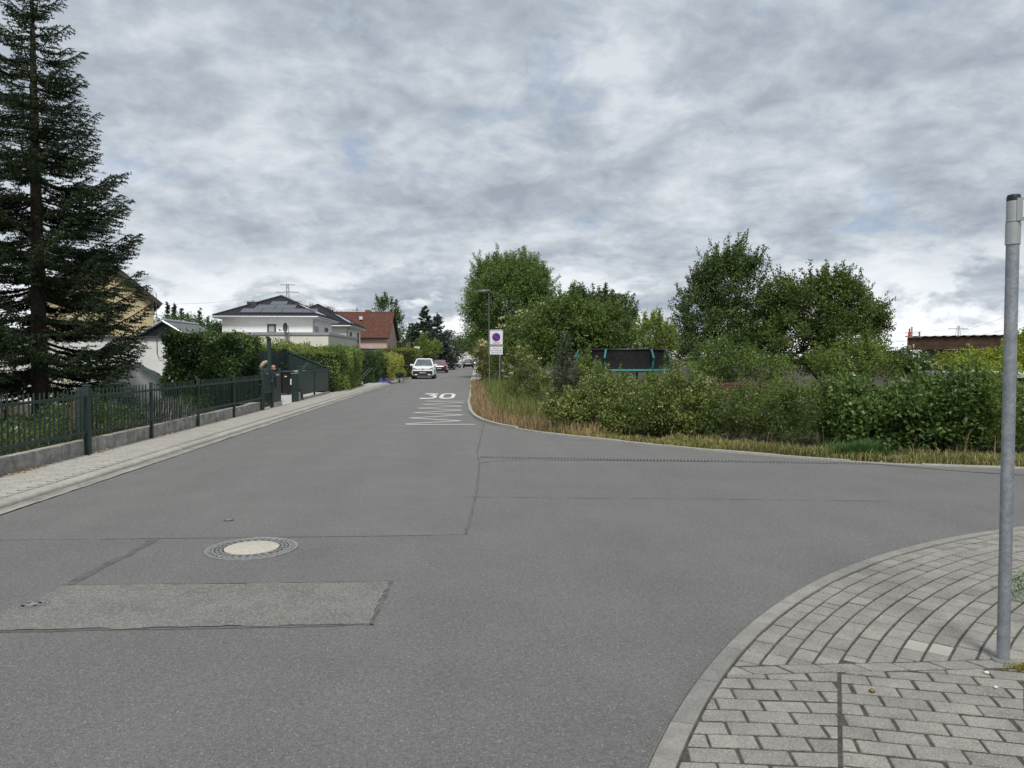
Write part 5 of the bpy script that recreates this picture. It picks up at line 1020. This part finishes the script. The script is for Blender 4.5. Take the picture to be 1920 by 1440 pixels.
# street lamp
lx = XA(917, 54); lz = ZA(548, 54); sl_ = thing('street_lamp', 'grey street lamp with a flat head above the zone sign', 'street lamp', (lx, 54, 0)); lamp_g = mat('lamp_grey', (.07, .08, .09), .5)
MB().tube([(lx, 54, 0), (lx, 54, 2.2), (lx, 54, lz)], [.075, .06, .045], 12).build('pole', lamp_g, sl_, True)
V = []; n = 12
for q, ww, hh in ((0, .06, .06), (.15, .17, .14), (.5, .22, .17), (.85, .18, .12), (1, .06, .05)):
    xx = lx+.12-1.0*q
    for k in range(n): t = 2*math.pi*k/n; V.append((xx, 54+ww*math.cos(t), lz+.06+hh*(math.sin(t) if math.sin(t) > 0 else .35*math.sin(t))-.05*q))
MB().add(V, [(i*n+k, i*n+(k+1) % n, (i+1)*n+(k+1) % n, (i+1)*n+k) for i in range(4) for k in range(n)]+[tuple(range(n)), tuple(4*n+k for k in range(n))]).build('lamp_head', lamp_g, sl_, True)
MB().box(lx-.75, lx-.15, 53.9, 54.1, lz-.03, lz+.0).build('lens', mat('lamp_lens', (.4, .42, .44), .3), sl_)
# small white street name sign far left
wx_ = XA(786.5, 82); w2 = thing('street_sign', 'small white street name sign on a thin post above the clipped hedge', 'sign', (wx_, 82, 0)); MB().tube([(wx_, 82, 0), (wx_, 82, ZA(650, 82, wx_))], .04, 8).build('post', grey_metal, w2); MB().box(wx_-.55, wx_+.02, 81.95, 81.98, ZA(653.5, 82, wx_), ZA(650, 82, wx_)).build('plate', white_paint, w2)
# trampoline
TX, TY, TR = XA(1166, 33), 33.0, 2.02; tr = thing('trampoline', 'round trampoline with teal poles and black safety net in the garden', 'trampoline', (TX, TY, 0)); teal = mat('teal_foam', (.02, .17, .165), .6, .1, 6); mz, nz = ZA(694, 33, TX), ZA(656, 33, TX)
def ring(r, z, rad, nm, m, n=40): return MB().tube([(TX+r*math.cos(2*math.pi*k/n), TY+r*math.sin(2*math.pi*k/n), z) for k in range(n+1)], rad, 8, False).build(nm, m, tr, True)
ring(TR, mz, .05, 'frame', mat('frame_steel', (.3, .31, .32), .4, metal=.6)); ring(TR-.14, nz, .028, 'net_hoop', black_pl)
V = [(TX+r*math.cos(2*math.pi*k/40), TY+r*math.sin(2*math.pi*k/40), mz+.05+dz) for r, dz in ((TR+.08, -.05), (TR, .02), (TR-.3, .01)) for k in range(40)]; MB().add(V, [(i*40+k, i*40+(k+1) % 40, (i+1)*40+(k+1) % 40, (i+1)*40+k) for i in range(2) for k in range(40)]).build('edge_pad', teal, tr, True)
MB().tube([(TX, TY, mz+.02), (TX, TY, mz+.03)], TR-.28, 40).build('mat', black_pl, tr)
net = bpy.data.materials.new('safety_net'); net.use_nodes = True; b_ = net.node_tree.nodes['Principled BSDF']; b_.inputs['Base Color'].default_value = (.006, .006, .008, 1); b_.inputs['Roughness'].default_value = .9; b_.inputs['Alpha'].default_value = .86
V = [(TX+r*math.cos(2*math.pi*k/40), TY+r*math.sin(2*math.pi*k/40), z) for r, z in ((TR-.2, mz+.05), (TR-.24, (mz+nz)/2), (TR-.15, nz)) for k in range(40)]; MB().add(V, [(i*40+k, i*40+(k+1) % 40, (i+1)*40+(k+1) % 40, (i+1)*40+k) for i in range(2) for k in range(40)]).build('safety_net', net, tr, True)
for k in range(6):
    a = R(238+k*60); ca, sa = math.cos(a), math.sin(a); r_ = TR+.03; MB().tube([(TX+r_*ca, TY+r_*sa, .0), (TX+r_*ca, TY+r_*sa, mz+.3), (TX+(r_+.03)*ca, TY+(r_+.03)*sa, mz+(nz-mz)*.6), (TX+(r_-.12)*ca, TY+(r_-.12)*sa, nz-.0)], .048, 8).build('pole', teal, tr, True)
for k in range(3):
    a = R(30+k*120); MB().tube([(TX+TR*math.cos(a), TY+TR*math.sin(a), mz), (TX+TR*math.cos(a), TY+TR*math.sin(a), .03), (TX+TR*math.cos(a+.7), TY+TR*math.sin(a+.7), .03), (TX+TR*math.cos(a+.7), TY+TR*math.sin(a+.7), mz)], .022, 6).build('leg', mat('frame_steel'), tr)
# far pylons, crane, wires
steel = mat('pylon_steel', (.24, .255, .27), .7)
def pylon(label, px, Yd, ytop, arms, w=1.0, group='power pylons on the horizon'):
    x = XA(px, Yd); zt = ZA(ytop, Yd, x); t = thing('power_pylon', label, 'pylon', (x, Yd, 0), 0, group); h = zt; mb = MB()
    def hw(z): return (3.6*(1-z/h)**1.3+.75)*w
    r = .16*Yd/600
    for sx in (-1, 1):
        for sy in (-1, 1): mb.tube([(x+sx*hw(z), Yd+sy*hw(z), z) for z in np.linspace(0, h, 8)], r, 4)
    zs_ = np.linspace(0, h, 13)
    for a, b in zip(zs_[:-1], zs_[1:]): mb.tube([(x-hw(a), Yd-hw(a), a), (x+hw(b), Yd-hw(b), b)], r*.7, 4); mb.tube([(x+hw(a), Yd-hw(a), a), (x-hw(b), Yd-hw(b), b)], r*.7, 4)
    mb.build('mast', steel, t, kind='stuff'); out = []
    for (yy, wpx) in arms:
        z = ZA(yy, Yd, x); L_ = wpx/FPX*Yd; mb = MB()
        for s in (-1, 1): mb.tube([(x, Yd, z+.9), (x+s*L_, Yd, z)], r*.9, 4); mb.tube([(x, Yd, z-.1), (x+s*L_, Yd, z)], r*.9, 4); mb.tube([(x+s*L_*.75, Yd, z), (x+s*L_*.9, Yd, z+1.0), (x+s*L_, Yd, z-.6)], r*.8, 4); out.append((x+s*L_, Yd, z-.6))
        mb.build('cross_arm', steel, t)
    return t, out
A_ = pylon('grey power pylon above the roof of the nearer villa', 541, 620, 533, [(535, 13), (549, 21), (566, 24)]); B2 = pylon('faint power pylon between the two villa roofs', 589, 900, 572, [(574, 9), (579, 13)]); C2 = pylon('faint power pylon above the red tiled roof', 670, 1100, 576, [(582, 9), (586, 12)]); D2 = pylon('grey power pylon above the flat brown building', 1795, 640, 611, [(617, 20), (633, 20)])
wires = thing('power_lines', 'thin power lines hanging from the pylon right of the trees', 'power line', (XA(1795, 640), 640, 30))
for (p, q) in [(D2[1][0], (XA(1440, 700), 700, 26)), (D2[1][1], (XA(2050, 420), 420, 52)), (D2[1][2], (XA(1440, 700), 700, 17)), (D2[1][3], (XA(2050, 420), 420, 38))]:
    MB().tube([(p[0]+(q[0]-p[0])*t, p[1]+(q[1]-p[1])*t, p[2]+(q[2]-p[2])*t-6*math.sin(math.pi*t)*.5) for t in np.linspace(0, 1, 9)], .09, 4).build('wire', steel, wires)
w3 = thing('power_lines', 'thin power lines hanging from the pylon above the villa roof', 'power line', (XA(541, 620), 620, 50))
for (p, q) in [(A_[1][2], (XA(300, 520), 520, 38)), (A_[1][3], (XA(700, 900), 900, 46)), (A_[1][5], (XA(700, 900), 900, 40))]:
    MB().tube([(p[0]+(q[0]-p[0])*t, p[1]+(q[1]-p[1])*t, p[2]+(q[2]-p[2])*t-5*math.sin(math.pi*t)*.5) for t in np.linspace(0, 1, 9)], .08, 4).build('wire', steel, w3)
crx = XA(1704, 300); cr_ = thing('crane', 'red and white crane top far behind the flat brown building', 'crane', (crx, 300, 0)); red = mat('crane_red', (.42, .05, .045), .6); s_ = 300/FPX
def cz(yy): return ZA(yy, 300, crx)
for dx, yt in ((0, 616), (4.5, 613)): MB().box(crx+dx*s_-.25, crx+dx*s_+.25, 299.8, 300.2, 0 if dx == 0 else cz(645), cz(yt)).build('mast', zinc if dx else red, cr_)
for k, yy in enumerate((624, 627, 630)): MB().box(crx-9*s_, crx+20*s_, 299.7, 300.0, cz(yy+.7), cz(yy)).build('boom', red if k != 1 else white_paint, cr_)
MB().box(crx+3*s_, crx+20*s_, 299.6, 300.3, cz(634), cz(630)).build('ballast', mat('ballast_grey', (.2, .21, .21), .8), cr_); MB().box(crx+19*s_, crx+20.5*s_, 299.6, 300.3, cz(634), cz(622)).build('end_frame', red, cr_); MB().box(crx-2*s_, crx+2*s_, 299.5, 300.4, cz(634), cz(623)).build('cabin', red, cr_)
# ================================================================== TREES AND HEDGEROW
willow = leafmat('willow_leaf', [(.026, .046, .014), (.045, .078, .020), (.072, .115, .030), (.105, .155, .048)], .5, .3)
elder = leafmat('elder_leaf', [(.028, .048, .014), (.050, .080, .020), (.085, .120, .030)], .5, .3)
darkl = leafmat('dark_leaf', [(.014, .026, .010), (.026, .044, .014), (.042, .066, .020)], .5, .25)
ashl = leafmat('ash_leaf', [(.020, .036, .012), (.036, .060, .018), (.058, .088, .026)], .5, .28)
plum = leafmat('plum_leaf', [(.022, .036, .010), (.042, .064, .015), (.068, .095, .022)], .5, .28)
lime = leafmat('lime_leaf', [(.055, .080, .010), (.11, .145, .018), (.18, .21, .032)], .5, .35)
spr2 = leafmat('far_spruce_needles', [(.012, .020, .012), (.020, .032, .018), (.032, .048, .024)], .6, .1)
bluesp = leafmat('blue_spruce_needles', [(.014, .020, .020), (.024, .034, .034), (.040, .052, .052)], .6, .1)
cream = leafmat('cream_blossom', [(.20, .20, .12), (.27, .27, .19), (.33, .33, .27)], .7, .3)
pinkb = leafmat('pink_tip', [(.16, .10, .06), (.22, .14, .09), (.12, .11, .05)], .6, .25)
def E_(px, py, Y, rx, rz, ry=None):
    """ellipsoid seen at a picture place, half sizes in pixels"""
    x = XA(px, Y); d = Y/FPX; return ((x, Y, ZA(py, Y, x)), (rx*d, (ry if ry else rx)*d, rz*d))
def tree(name, label, px, Y, ells, n, cr, per, ls, m, seed, **kw): return broadleaf(name, label, (XA(px, Y), Y, 0), ells, n, cr, per, ls, m, seed, **kw)
# --- the large tree behind the lamp and its neighbours
tree('willow_tree', 'large light green willow behind the street lamp', 955, 64, [E_(955, 560, 64, 82, 70), E_(905, 600, 63, 40, 75), E_(985, 530, 64, 45, 45), E_(930, 520, 64, 35, 35), E_(1000, 600, 64, 45, 70), E_(915, 650, 63, 28, 45)], 900, .72, 90, .21, willow, 51, trunk_r=.35, aspect=.3, shoots=160, droop=.35, shoot_len=1.3, shell=.62)
tree('dark_tree', 'dark round tree behind the trampoline garden', 1150, 58, [E_(1140, 595, 58, 52, 46), E_(1085, 580, 58, 38, 38)], 300, .6, 80, .18, darkl, 52, trunk_r=.2, shoots=30)
tree('hazel_bush', 'broad mid green bush left of the trampoline', 1055, 44, [E_(1060, 620, 44, 62, 62), E_(1130, 625, 44, 60, 48), E_(1010, 640, 43, 40, 50)], 560, .5, 80, .15, elder, 53, trunk_r=.14, cat='bush', shoots=70)
tree('elder_bush', 'elder bush with flat cream blossom right of the zone sign', 975, 46, [E_(975, 640, 46, 48, 50), E_(1000, 605, 46, 28, 28), E_(955, 670, 45, 38, 38)], 260, .42, 60, .13, elder, 54, trunk_r=.12, cat='bush', flowers=(26, .12, cream), shoots=20)
tree('elder_bush', 'flowering bush hanging over the kerb behind the zone sign posts', 905, 47, [E_(905, 672, 47, 17, 30, 30), E_(912, 690, 47, 16, 22, 30)], 60, .3, 50, .12, leafmat('brownish_leaf', [(.05, .055, .02), (.085, .09, .03), (.13, .12, .045)], .5, .3), 55, trunk_r=.06, cat='bush', flowers=(8, .10, cream))
tree('rear_bush', 'light green bush mass between the dark tree and the ash', 1215, 50, [E_(1215, 640, 50, 52, 42), E_(1250, 655, 49, 40, 42), E_(1180, 660, 49, 40, 40)], 260, .5, 55, .15, leafmat('light_bush_leaf', [(.045, .065, .015), (.08, .11, .024), (.12, .155, .035)], .5, .3), 56, trunk_r=.12, cat='bush', shoots=40)
tree('ash_tree', 'tall loose tree right of the trampoline', 1355, 31, [E_(1355, 540, 31, 55, 68), E_(1385, 500, 31, 38, 34), E_(1310, 590, 31, 48, 70), E_(1400, 580, 31, 50, 80), E_(1330, 520, 31, 30, 34), E_(1350, 640, 30.5, 85, 62), E_(1420, 620, 30.5, 50, 60)], 640, .30, 75, .105, ashl, 57, trunk_r=.13, shoots=140, shoot_len=.7, shell=.5)
tree('plum_tree', 'broad spreading tree between the tall loose tree and the brown building', 1540, 29, [E_(1530, 580, 29, 100, 60), E_(1600, 590, 29, 58, 40), E_(1470, 560, 29, 40, 40), E_(1560, 545, 29, 55, 30), E_(1645, 610, 29, 22, 22), E_(1500, 640, 28.5, 95, 58), E_(1580, 640, 28.5, 80, 45)], 740, .29, 75, .105, plum, 58, trunk_r=.13, shoots=150, shoot_len=.65, shell=.5)
tree('garden_bush', 'low rounded bush below the spreading tree', 1590, 25, [E_(1590, 675, 25, 75, 38), E_(1650, 690, 25, 40, 28)], 170, .26, 55, .085, leafmat('mid_leaf', [(.035, .055, .014), (.06, .09, .02), (.09, .13, .03)], .5, .3), 59, trunk_r=.05, cat='bush', shoots=30, shoot_len=.4)
tree('garden_bush', 'low bush below the tall loose tree beside the trampoline', 1370, 26, [E_(1360, 680, 26, 80, 40), E_(1440, 690, 26, 45, 28)], 190, .26, 55, .085, elder, 60, trunk_r=.05, cat='bush', shoots=20, shoot_len=.4)
tree('climber_bush', 'grey green climber with pale flowers left of the brown building', 1690, 29.5, [E_(1700, 672, 27.5, 36, 17), E_(1665, 672, 27.5, 24, 20), E_(1725, 690, 27, 30, 16)], 130, .25, 60, .09, ashl, 61, trunk_r=.05, cat='bush', flowers=(14, .07, cream))
tree('lime_bush', 'bright yellow green bush before the flat brown building', 1840, 22, [E_(1815, 684, 22, 48, 26), E_(1865, 678, 22, 45, 26), E_(1790, 695, 22, 38, 24), E_(1925, 665, 22, 40, 40), E_(1850, 705, 21.5, 80, 24)], 270, .22, 60, .085, lime, 62, trunk_r=.05, cat='bush', shoots=50, shoot_len=.45)
# --- street trees on the far right side and background
for k, (px, Y, top, rx, lab) in enumerate([(905, 82, 600, 30, 'green tree along the right kerb just beyond the willow'), (900, 108, 618, 24, 'green tree along the right kerb, second beyond the willow'), (893, 140, 636, 16, 'small green tree at the far right end of the street')]):
    tree('street_tree', lab, px+6, Y, [E_(px+8, (top+665)/2, Y, rx, (672-top)/2)], 110, .8, 40, .28, willow, 70+k, trunk_r=.15, shoots=10)
tree('background_tree', 'tall dark broadleaf tree behind the red roofed house', 726, 122, [E_(722, 590, 122, 24, 28), E_(738, 620, 122, 22, 34), E_(748, 640, 122, 18, 26)], 130, .9, 40, .30, ashl, 75, trunk_r=.3, shoots=30, shoot_len=1.4)
tree('background_tree', 'dark rounded tree near the far end of the street', 858, 185, [E_(858, 652, 185, 16, 24)], 60, 1.3, 40, .42, darkl, 76, trunk_r=.3)
tree('background_tree', 'dark tree left of the far street end beside the blue spruce', 842, 168, [E_(840, 645, 168, 12, 24)], 50, 1.1, 40, .40, darkl, 77, trunk_r=.3)
tree('garden_bush', 'light green garden tree above the parked red car', 800, 92, [E_(803, 655, 92, 20, 18), E_(792, 648, 92, 10, 12)], 80, .6, 45, .20, gl, 78, trunk_r=.1, cat='bush', shoots=10)
tree('garden_bush', 'small light bush left of the far house', 838, 118, [E_(838, 664, 118, 12, 9)], 40, .6, 40, .22, gl, 79, trunk_r=.08, cat='bush')
tree('roof_top_tree', 'tree crown showing between the villa roofs', 592, 140, [E_(590, 590, 140, 12, 13)], 40, 1.0, 40, .35, gl, 80, trunk_r=.2)
tree('roof_top_tree', 'tree crown showing left of the red roof ridge', 612, 150, [E_(613, 590, 150, 9, 10)], 30, 1.0, 40, .35, darkl, 81, trunk_r=.2)
def con(label, px, Y, top, rpx, m, seed, **kw):
    x = XA(px, Y); h = ZA(top, Y, x); r = rpx*Y/FPX; s = Y/60
    return conifer('spruce_tree', label, (x, Y, 0), h, [(0, r), (.2, r), (.5, r*.68), (.8, r*.3), (1, .05)], m, seed, dz=.42*s**.5, per=9, twig=.22*s**.5, needle=.16*s, nper=3.2/s, trunk_r=.16, z0=.7, sub=3, nw=.5, upturn=.3, **kw)
con('dark spruce behind the light garden tree, left of the blue spruce', 797, 118, 576, 40, spr2, 83); con('blue grey spruce beside the far house', 820, 108, 588, 40, bluesp, 84)
con('dark spruce between the bungalow and the far spruces', 772, 140, 606, 28, spr2, 85)
for k, (px, top, r, lab) in enumerate([(316, 572, 8, 'farthest left of the small spruces behind the shed roof'), (328, 570, 10, 'second small spruce from the left behind the shed roof'), (342, 582, 10, 'third small spruce from the left behind the shed roof'), (354, 588, 9, 'fourth small spruce from the left behind the shed roof'), (376, 581, 10, 'small spruce behind the shed, second from the villa'), (392, 594, 8, 'small spruce behind the shed, nearest the villa')]):
    con(lab, px, 95, top, r, spr2, 90+k, group='small spruces behind the shed')
tree('background_tree', 'green tree line behind the corrugated shed roof', 345, 90, [E_(345, 612, 90, 40, 18), E_(300, 615, 90, 25, 22), E_(390, 618, 90, 20, 16)], 120, .9, 40, .25, gl2, 97, trunk_r=.15)
tree('dark_shrub', 'dark wall of shrubs and trees left of the villa', 406, 75, [E_(408, 635, 75, 10, 30)], 50, .5, 40, .2, darkl, 98, trunk_r=.08)
# --- hedgerow at the corner
def mass(name, label, pts, h, w, m, seed, n, cr, per, ls, aspect=.5, z0=.0, flowers=None, shoots=0, cat='hedge', sl_=.4, hv=.18):
    rng = np.random.default_rng(seed); P = [np.array(p, float) for p in pts]; ells = []; fine = []
    for a, b in zip(P[:-1], P[1:]):
        k = max(1, int(np.linalg.norm(b-a)/.45)); fine += [a+(b-a)*i/k for i in range(k)]
    fine.append(P[-1])
    for p in fine: hh = h*(1+rng.normal()*hv); ells.append(((p[0]+rng.normal()*.1, p[1]+rng.normal()*.1, z0+hh*.48), (w*rng.uniform(.8, 1.2), w*rng.uniform(.8, 1.2), hh*.54)))
    return broadleaf(name, label, (float(np.mean([p[0] for p in fine])), float(np.mean([p[1] for p in fine])), z0), ells, n, cr, per, ls, m, seed, .025, aspect, cat=cat, limbs=60, shoots=shoots, shell=.62, flowers=flowers, shoot_len=sl_, trunk=True)
priv = leafmat('corner_privet', [(.016, .030, .009), (.034, .056, .014), (.058, .085, .021), (.10, .135, .038)], .45, .28)
bram = leafmat('bramble_leaf', [(.030, .046, .012), (.058, .080, .020), (.095, .120, .034), (.17, .19, .075)], .45, .28)
bigl = leafmat('bindweed_leaf', [(.022, .042, .012), (.042, .072, .020), (.070, .110, .034)], .4, .28)
meadl = leafmat('meadow_leaf', [(.040, .060, .018), (.068, .092, .026), (.11, .13, .045)], .55, .3)
mass('bramble_bush', 'flowering pale green bramble bush at the left end of the corner hedge', [(2.55, 17.5), (3.3, 16.7)], 1.05, .62, bram, 101, 230, .17, 60, .060, .65, flowers=(26, .035, cream), shoots=50)
mass('bramble_bush', 'pale flowering bramble part of the corner hedge, second from the left', [(4.15, 15.9), (4.7, 15.5)], 1.02, .55, bram, 102, 190, .16, 60, .055, .65, flowers=(14, .035, cream), shoots=40)
mass('privet_hedge', 'dark green privet stretch in the middle of the corner hedge', [(3.5, 17.0), (4.2, 16.3), (5.2, 15.4), (6.4, 14.5), (7.2, 13.9)], .98, .62, priv, 103, 640, .17, 60, .052, .5, shoots=150)
mass('bindweed_hedge', 'large leaved climber stretch of the corner hedge left of the sign post', [(7.3, 13.9), (8.0, 13.5), (8.7, 13.2)], 1.12, .68, bigl, 104, 330, .19, 56, .082, .75, shoots=80)
mass('leafy_hedge', 'long leaved bright stretch of the corner hedge behind the sign post', [(8.9, 13.2), (9.8, 12.9), (11, 12.6), (13, 12.2)], 1.2, .72, leafmat('hedge_end_leaf', [(.028, .052, .014), (.055, .088, .020), (.09, .13, .03)], .45, .3), 105, 520, .19, 60, .075, .35, shoots=140)
mass('garden_shrubs', 'green shrubs between the corner hedge and the trampoline', [(3.6, 20.2), (4.6, 19.6), (5.6, 18.3)], .86, .6, elder, 106, 260, .2, 50, .07, .5, shoots=30, cat='bush')
mass('garden_shrubs', 'bright green shrubs behind the corner hedge below the spreading tree', [(7.6, 17.0), (9.2, 16.8), (10.8, 16.2), (12.5, 16)], 1.0, .8, leafmat('mid_leaf'), 107, 380, .24, 50, .075, .5, shoots=90, cat='bush', flowers=(16, .05, cream))
mass('garden_shrubs', 'low green shrubs right before the trampoline', [(XA(1105, 28.5), 28.5), (XA(1250, 28.5), 28.5)], .95, .5, leafmat('mid_leaf'), 111, 200, .2, 50, .08, .5, shoots=40, cat='bush')
mass('rose_bush', 'wild bush with white blossoms left of the small spruce', [(1.9, 26), (2.6, 25.2)], 1.35, .7, meadl, 108, 200, .2, 55, .065, .5, flowers=(34, .05, cream), shoots=50, cat='bush')
mass('garden_shrubs', 'leafy shrubs right of the small spruce before the trampoline', [(XA(1090, 24), 24.0), (XA(1098, 24.4), 24.4)], 1.45, .36, elder, 109, 110, .2, 50, .08, .5, shoots=40, cat='bush', sl_=.6)
sx_, sy_ = XA(1060, 21.5), 21.5
conifer('young_spruce', 'small dark spruce in the corner thicket', (sx_, sy_, 0), 2.45, [(0, .68), (.15, .72), (.5, .45), (.8, .2), (1, .03)], leafmat('young_spruce_needles', [(.010, .018, .010), (.020, .034, .018), (.034, .05, .026), (.06, .06, .03)], .5, .12), 110, dz=.15, per=8, twig=.07, needle=.045, nper=5, nw=.4, trunk_r=.05, z0=.08, sub=2)
# --- grasses, nobody could count them
rng = np.random.default_rng(120)
def grass(name, label, poly, n, h, w, m, lean=.5, z=.012, cat='grass'):
    P2 = scatter(rng, poly, n); V, F = blades(rng, np.c_[P2, np.full(n, z)], h, w, lean); o = npmesh(name, V, F, m, None, np.repeat(rng.random(n), 3)); tag(o, label, cat, kind='stuff'); return o
strawm = leafmat('straw', [(.10, .08, .042), (.155, .115, .066), (.20, .155, .095), (.12, .085, .052)], .7, .3)
grassm = leafmat('green_grass', [(.038, .058, .016), (.07, .095, .026), (.12, .135, .045)], .6, .3)
mixm = leafmat('verge_grass', [(.05, .07, .02), (.085, .10, .032), (.13, .125, .05), (.20, .165, .085)], .65, .3)
def along(a, b, o0, o1):
    P = [np.array(p, float) for p in far_kerb if a <= p[1] <= b and p[0] < 14.5]; N_ = []
    for i, p in enumerate(P): d = P[min(i+1, len(P)-1)]-P[max(i-1, 0)]; d /= np.linalg.norm(d); N_.append(np.array([-d[1], d[0]]))
    return [tuple(p+n*o0) for p, n in zip(P, N_)]+[tuple(p+n*o1) for p, n in list(zip(P, N_))[::-1]]
grass('dry_grass', 'tall straw coloured dry grass along the corner kerb', along(15, 28, .10, 1.5), 6500, .40, .005, strawm, .5)
grass('dry_grass', 'short dry grass strip between the kerb and the corner hedge', along(9, 18, .10, .75), 8000, .15, .005, mixm, .9)
grass('verge_grass', 'short green and yellow verge grass at the foot of the corner hedge', along(9, 14.6, .15, 1.2), 11000, .19, .006, mixm, .8)
grass('meadow_grass', 'tall green meadow grass behind the dry kerb grass', along(17, 52, .75, 3.6), 26000, .62, .006, grassm, .45)
grass('meadow_grass', 'green grass and weeds on the rest of the overgrown plot', [(3, 19), (9, 14), (16, 13), (22, 28), (10, 45), (2, 50)], 15000, .5, .010, grassm, .5)
grass('dry_grass', 'dry grass strip along the right kerb further up the street', along(24, 60, .1, .8), 4000, .42, .008, strawm, .5)
gt_ = G(1620, 862); tf = thing('grass_tuft', 'dense round green grass tuft at the foot of the hedge', 'grass tuft', (gt_[0]+.1, gt_[1]+.25, .012)); q = rng.normal(size=(2600, 2))*[.22, .14]; V, F = blades(rng, np.c_[q+[gt_[0]+.1, gt_[1]+.3], np.full(2600, .012)], .36, .004, .9); npmesh('blade_clump', V, F, leafmat('tuft_leaf', [(.022, .05, .014), (.04, .08, .024), (.06, .11, .035)], .5, .3), tf, np.repeat(rng.random(2600), 3))
# litter of dead leaves and stalks at the foot of the hedge
P2 = scatter(rng, along(9, 20, .02, .9), 2600); V, F = leaf_faces(rng, np.c_[P2, np.full(2600, .02)], rng.normal(size=(2600, 3))*[1, 1, .15], .035*rng.uniform(.4, 1.4, 2600), .6); o = npmesh('leaf_litter', V, F, leafmat('dead_leaf', [(.10, .06, .035), (.20, .14, .08), (.40, .34, .25)], .8, .1), None, np.repeat(rng.random(2600), 2)); tag(o, 'dead leaves and stalks along the foot of the hedge', 'leaf litter', kind='stuff')
# dark twiggy ground of the hedgerow's inside
# juniper ground cover at the right picture edge
jp = G(1925, 1135, .1); jt = thing('juniper', 'low green ground cover spilling over the edging beside the sign post', 'shrub', (jp[0]+.25, jp[1]+.1, .05)); C = np.c_[rng.normal(size=(120, 2))*[.16, .18]+[jp[0]+.42, jp[1]+.05], .07+rng.random(120)*.10]
fl = leaf_cloud(rng, C, .05, 60, .028, .25, flat=.6); npmesh('foliage', fl[0], fl[1], leafmat('juniper_leaf', [(.03, .06, .03), (.05, .09, .045), (.09, .13, .06)], .5, .2), jt, fl[2])
ms = G(1912, 1252, .06); mt = tag(npmesh('moss_tuft', *leaf_cloud(rng, np.c_[rng.normal(size=(30, 2))*[.05, .02]+[ms[0]+.03, ms[1]], np.full(30, .064)], .02, 30, .012, .5)[:2], leafmat('moss', [(.10, .11, .03), (.16, .16, .05), (.2, .19, .07)], .7, .2), None, rng.random(1800)), 'small yellow green moss tuft on the edging slab near the sign post', 'moss')

P2 = np.c_[-6.37+np.abs(rng.normal(size=260))*.05, rng.choice([10.9, 11.15, 13.2, 16.1, 19.4], 260)+rng.normal(size=260)*.22]; V, F = leaf_faces(rng, np.c_[P2, np.full(260, .094)], rng.normal(size=(260, 3))*[1, 1, .2], .045*rng.uniform(.5, 1.3, 260), .5); o = npmesh('leaf_litter', V, F, leafmat('dead_leaf'), None, np.repeat(rng.random(260), 2)); tag(o, 'brown dead leaves swept against the low concrete wall', 'leaf litter', kind='stuff')
# tall dry stalks standing out of the verge and the hedge foot
for poly, nn_, hh, lab in ((along(9, 17, .25, 1.0), 130, .62, 'thin dry stalks standing along the foot of the corner hedge'), (along(16, 30, .3, 2.2), 300, .75, 'thin dry seed stalks rising from the corner grass')):
    grass('dry_stalks', lab, poly, nn_, hh, .0045, strawm, .45, cat='stalks')
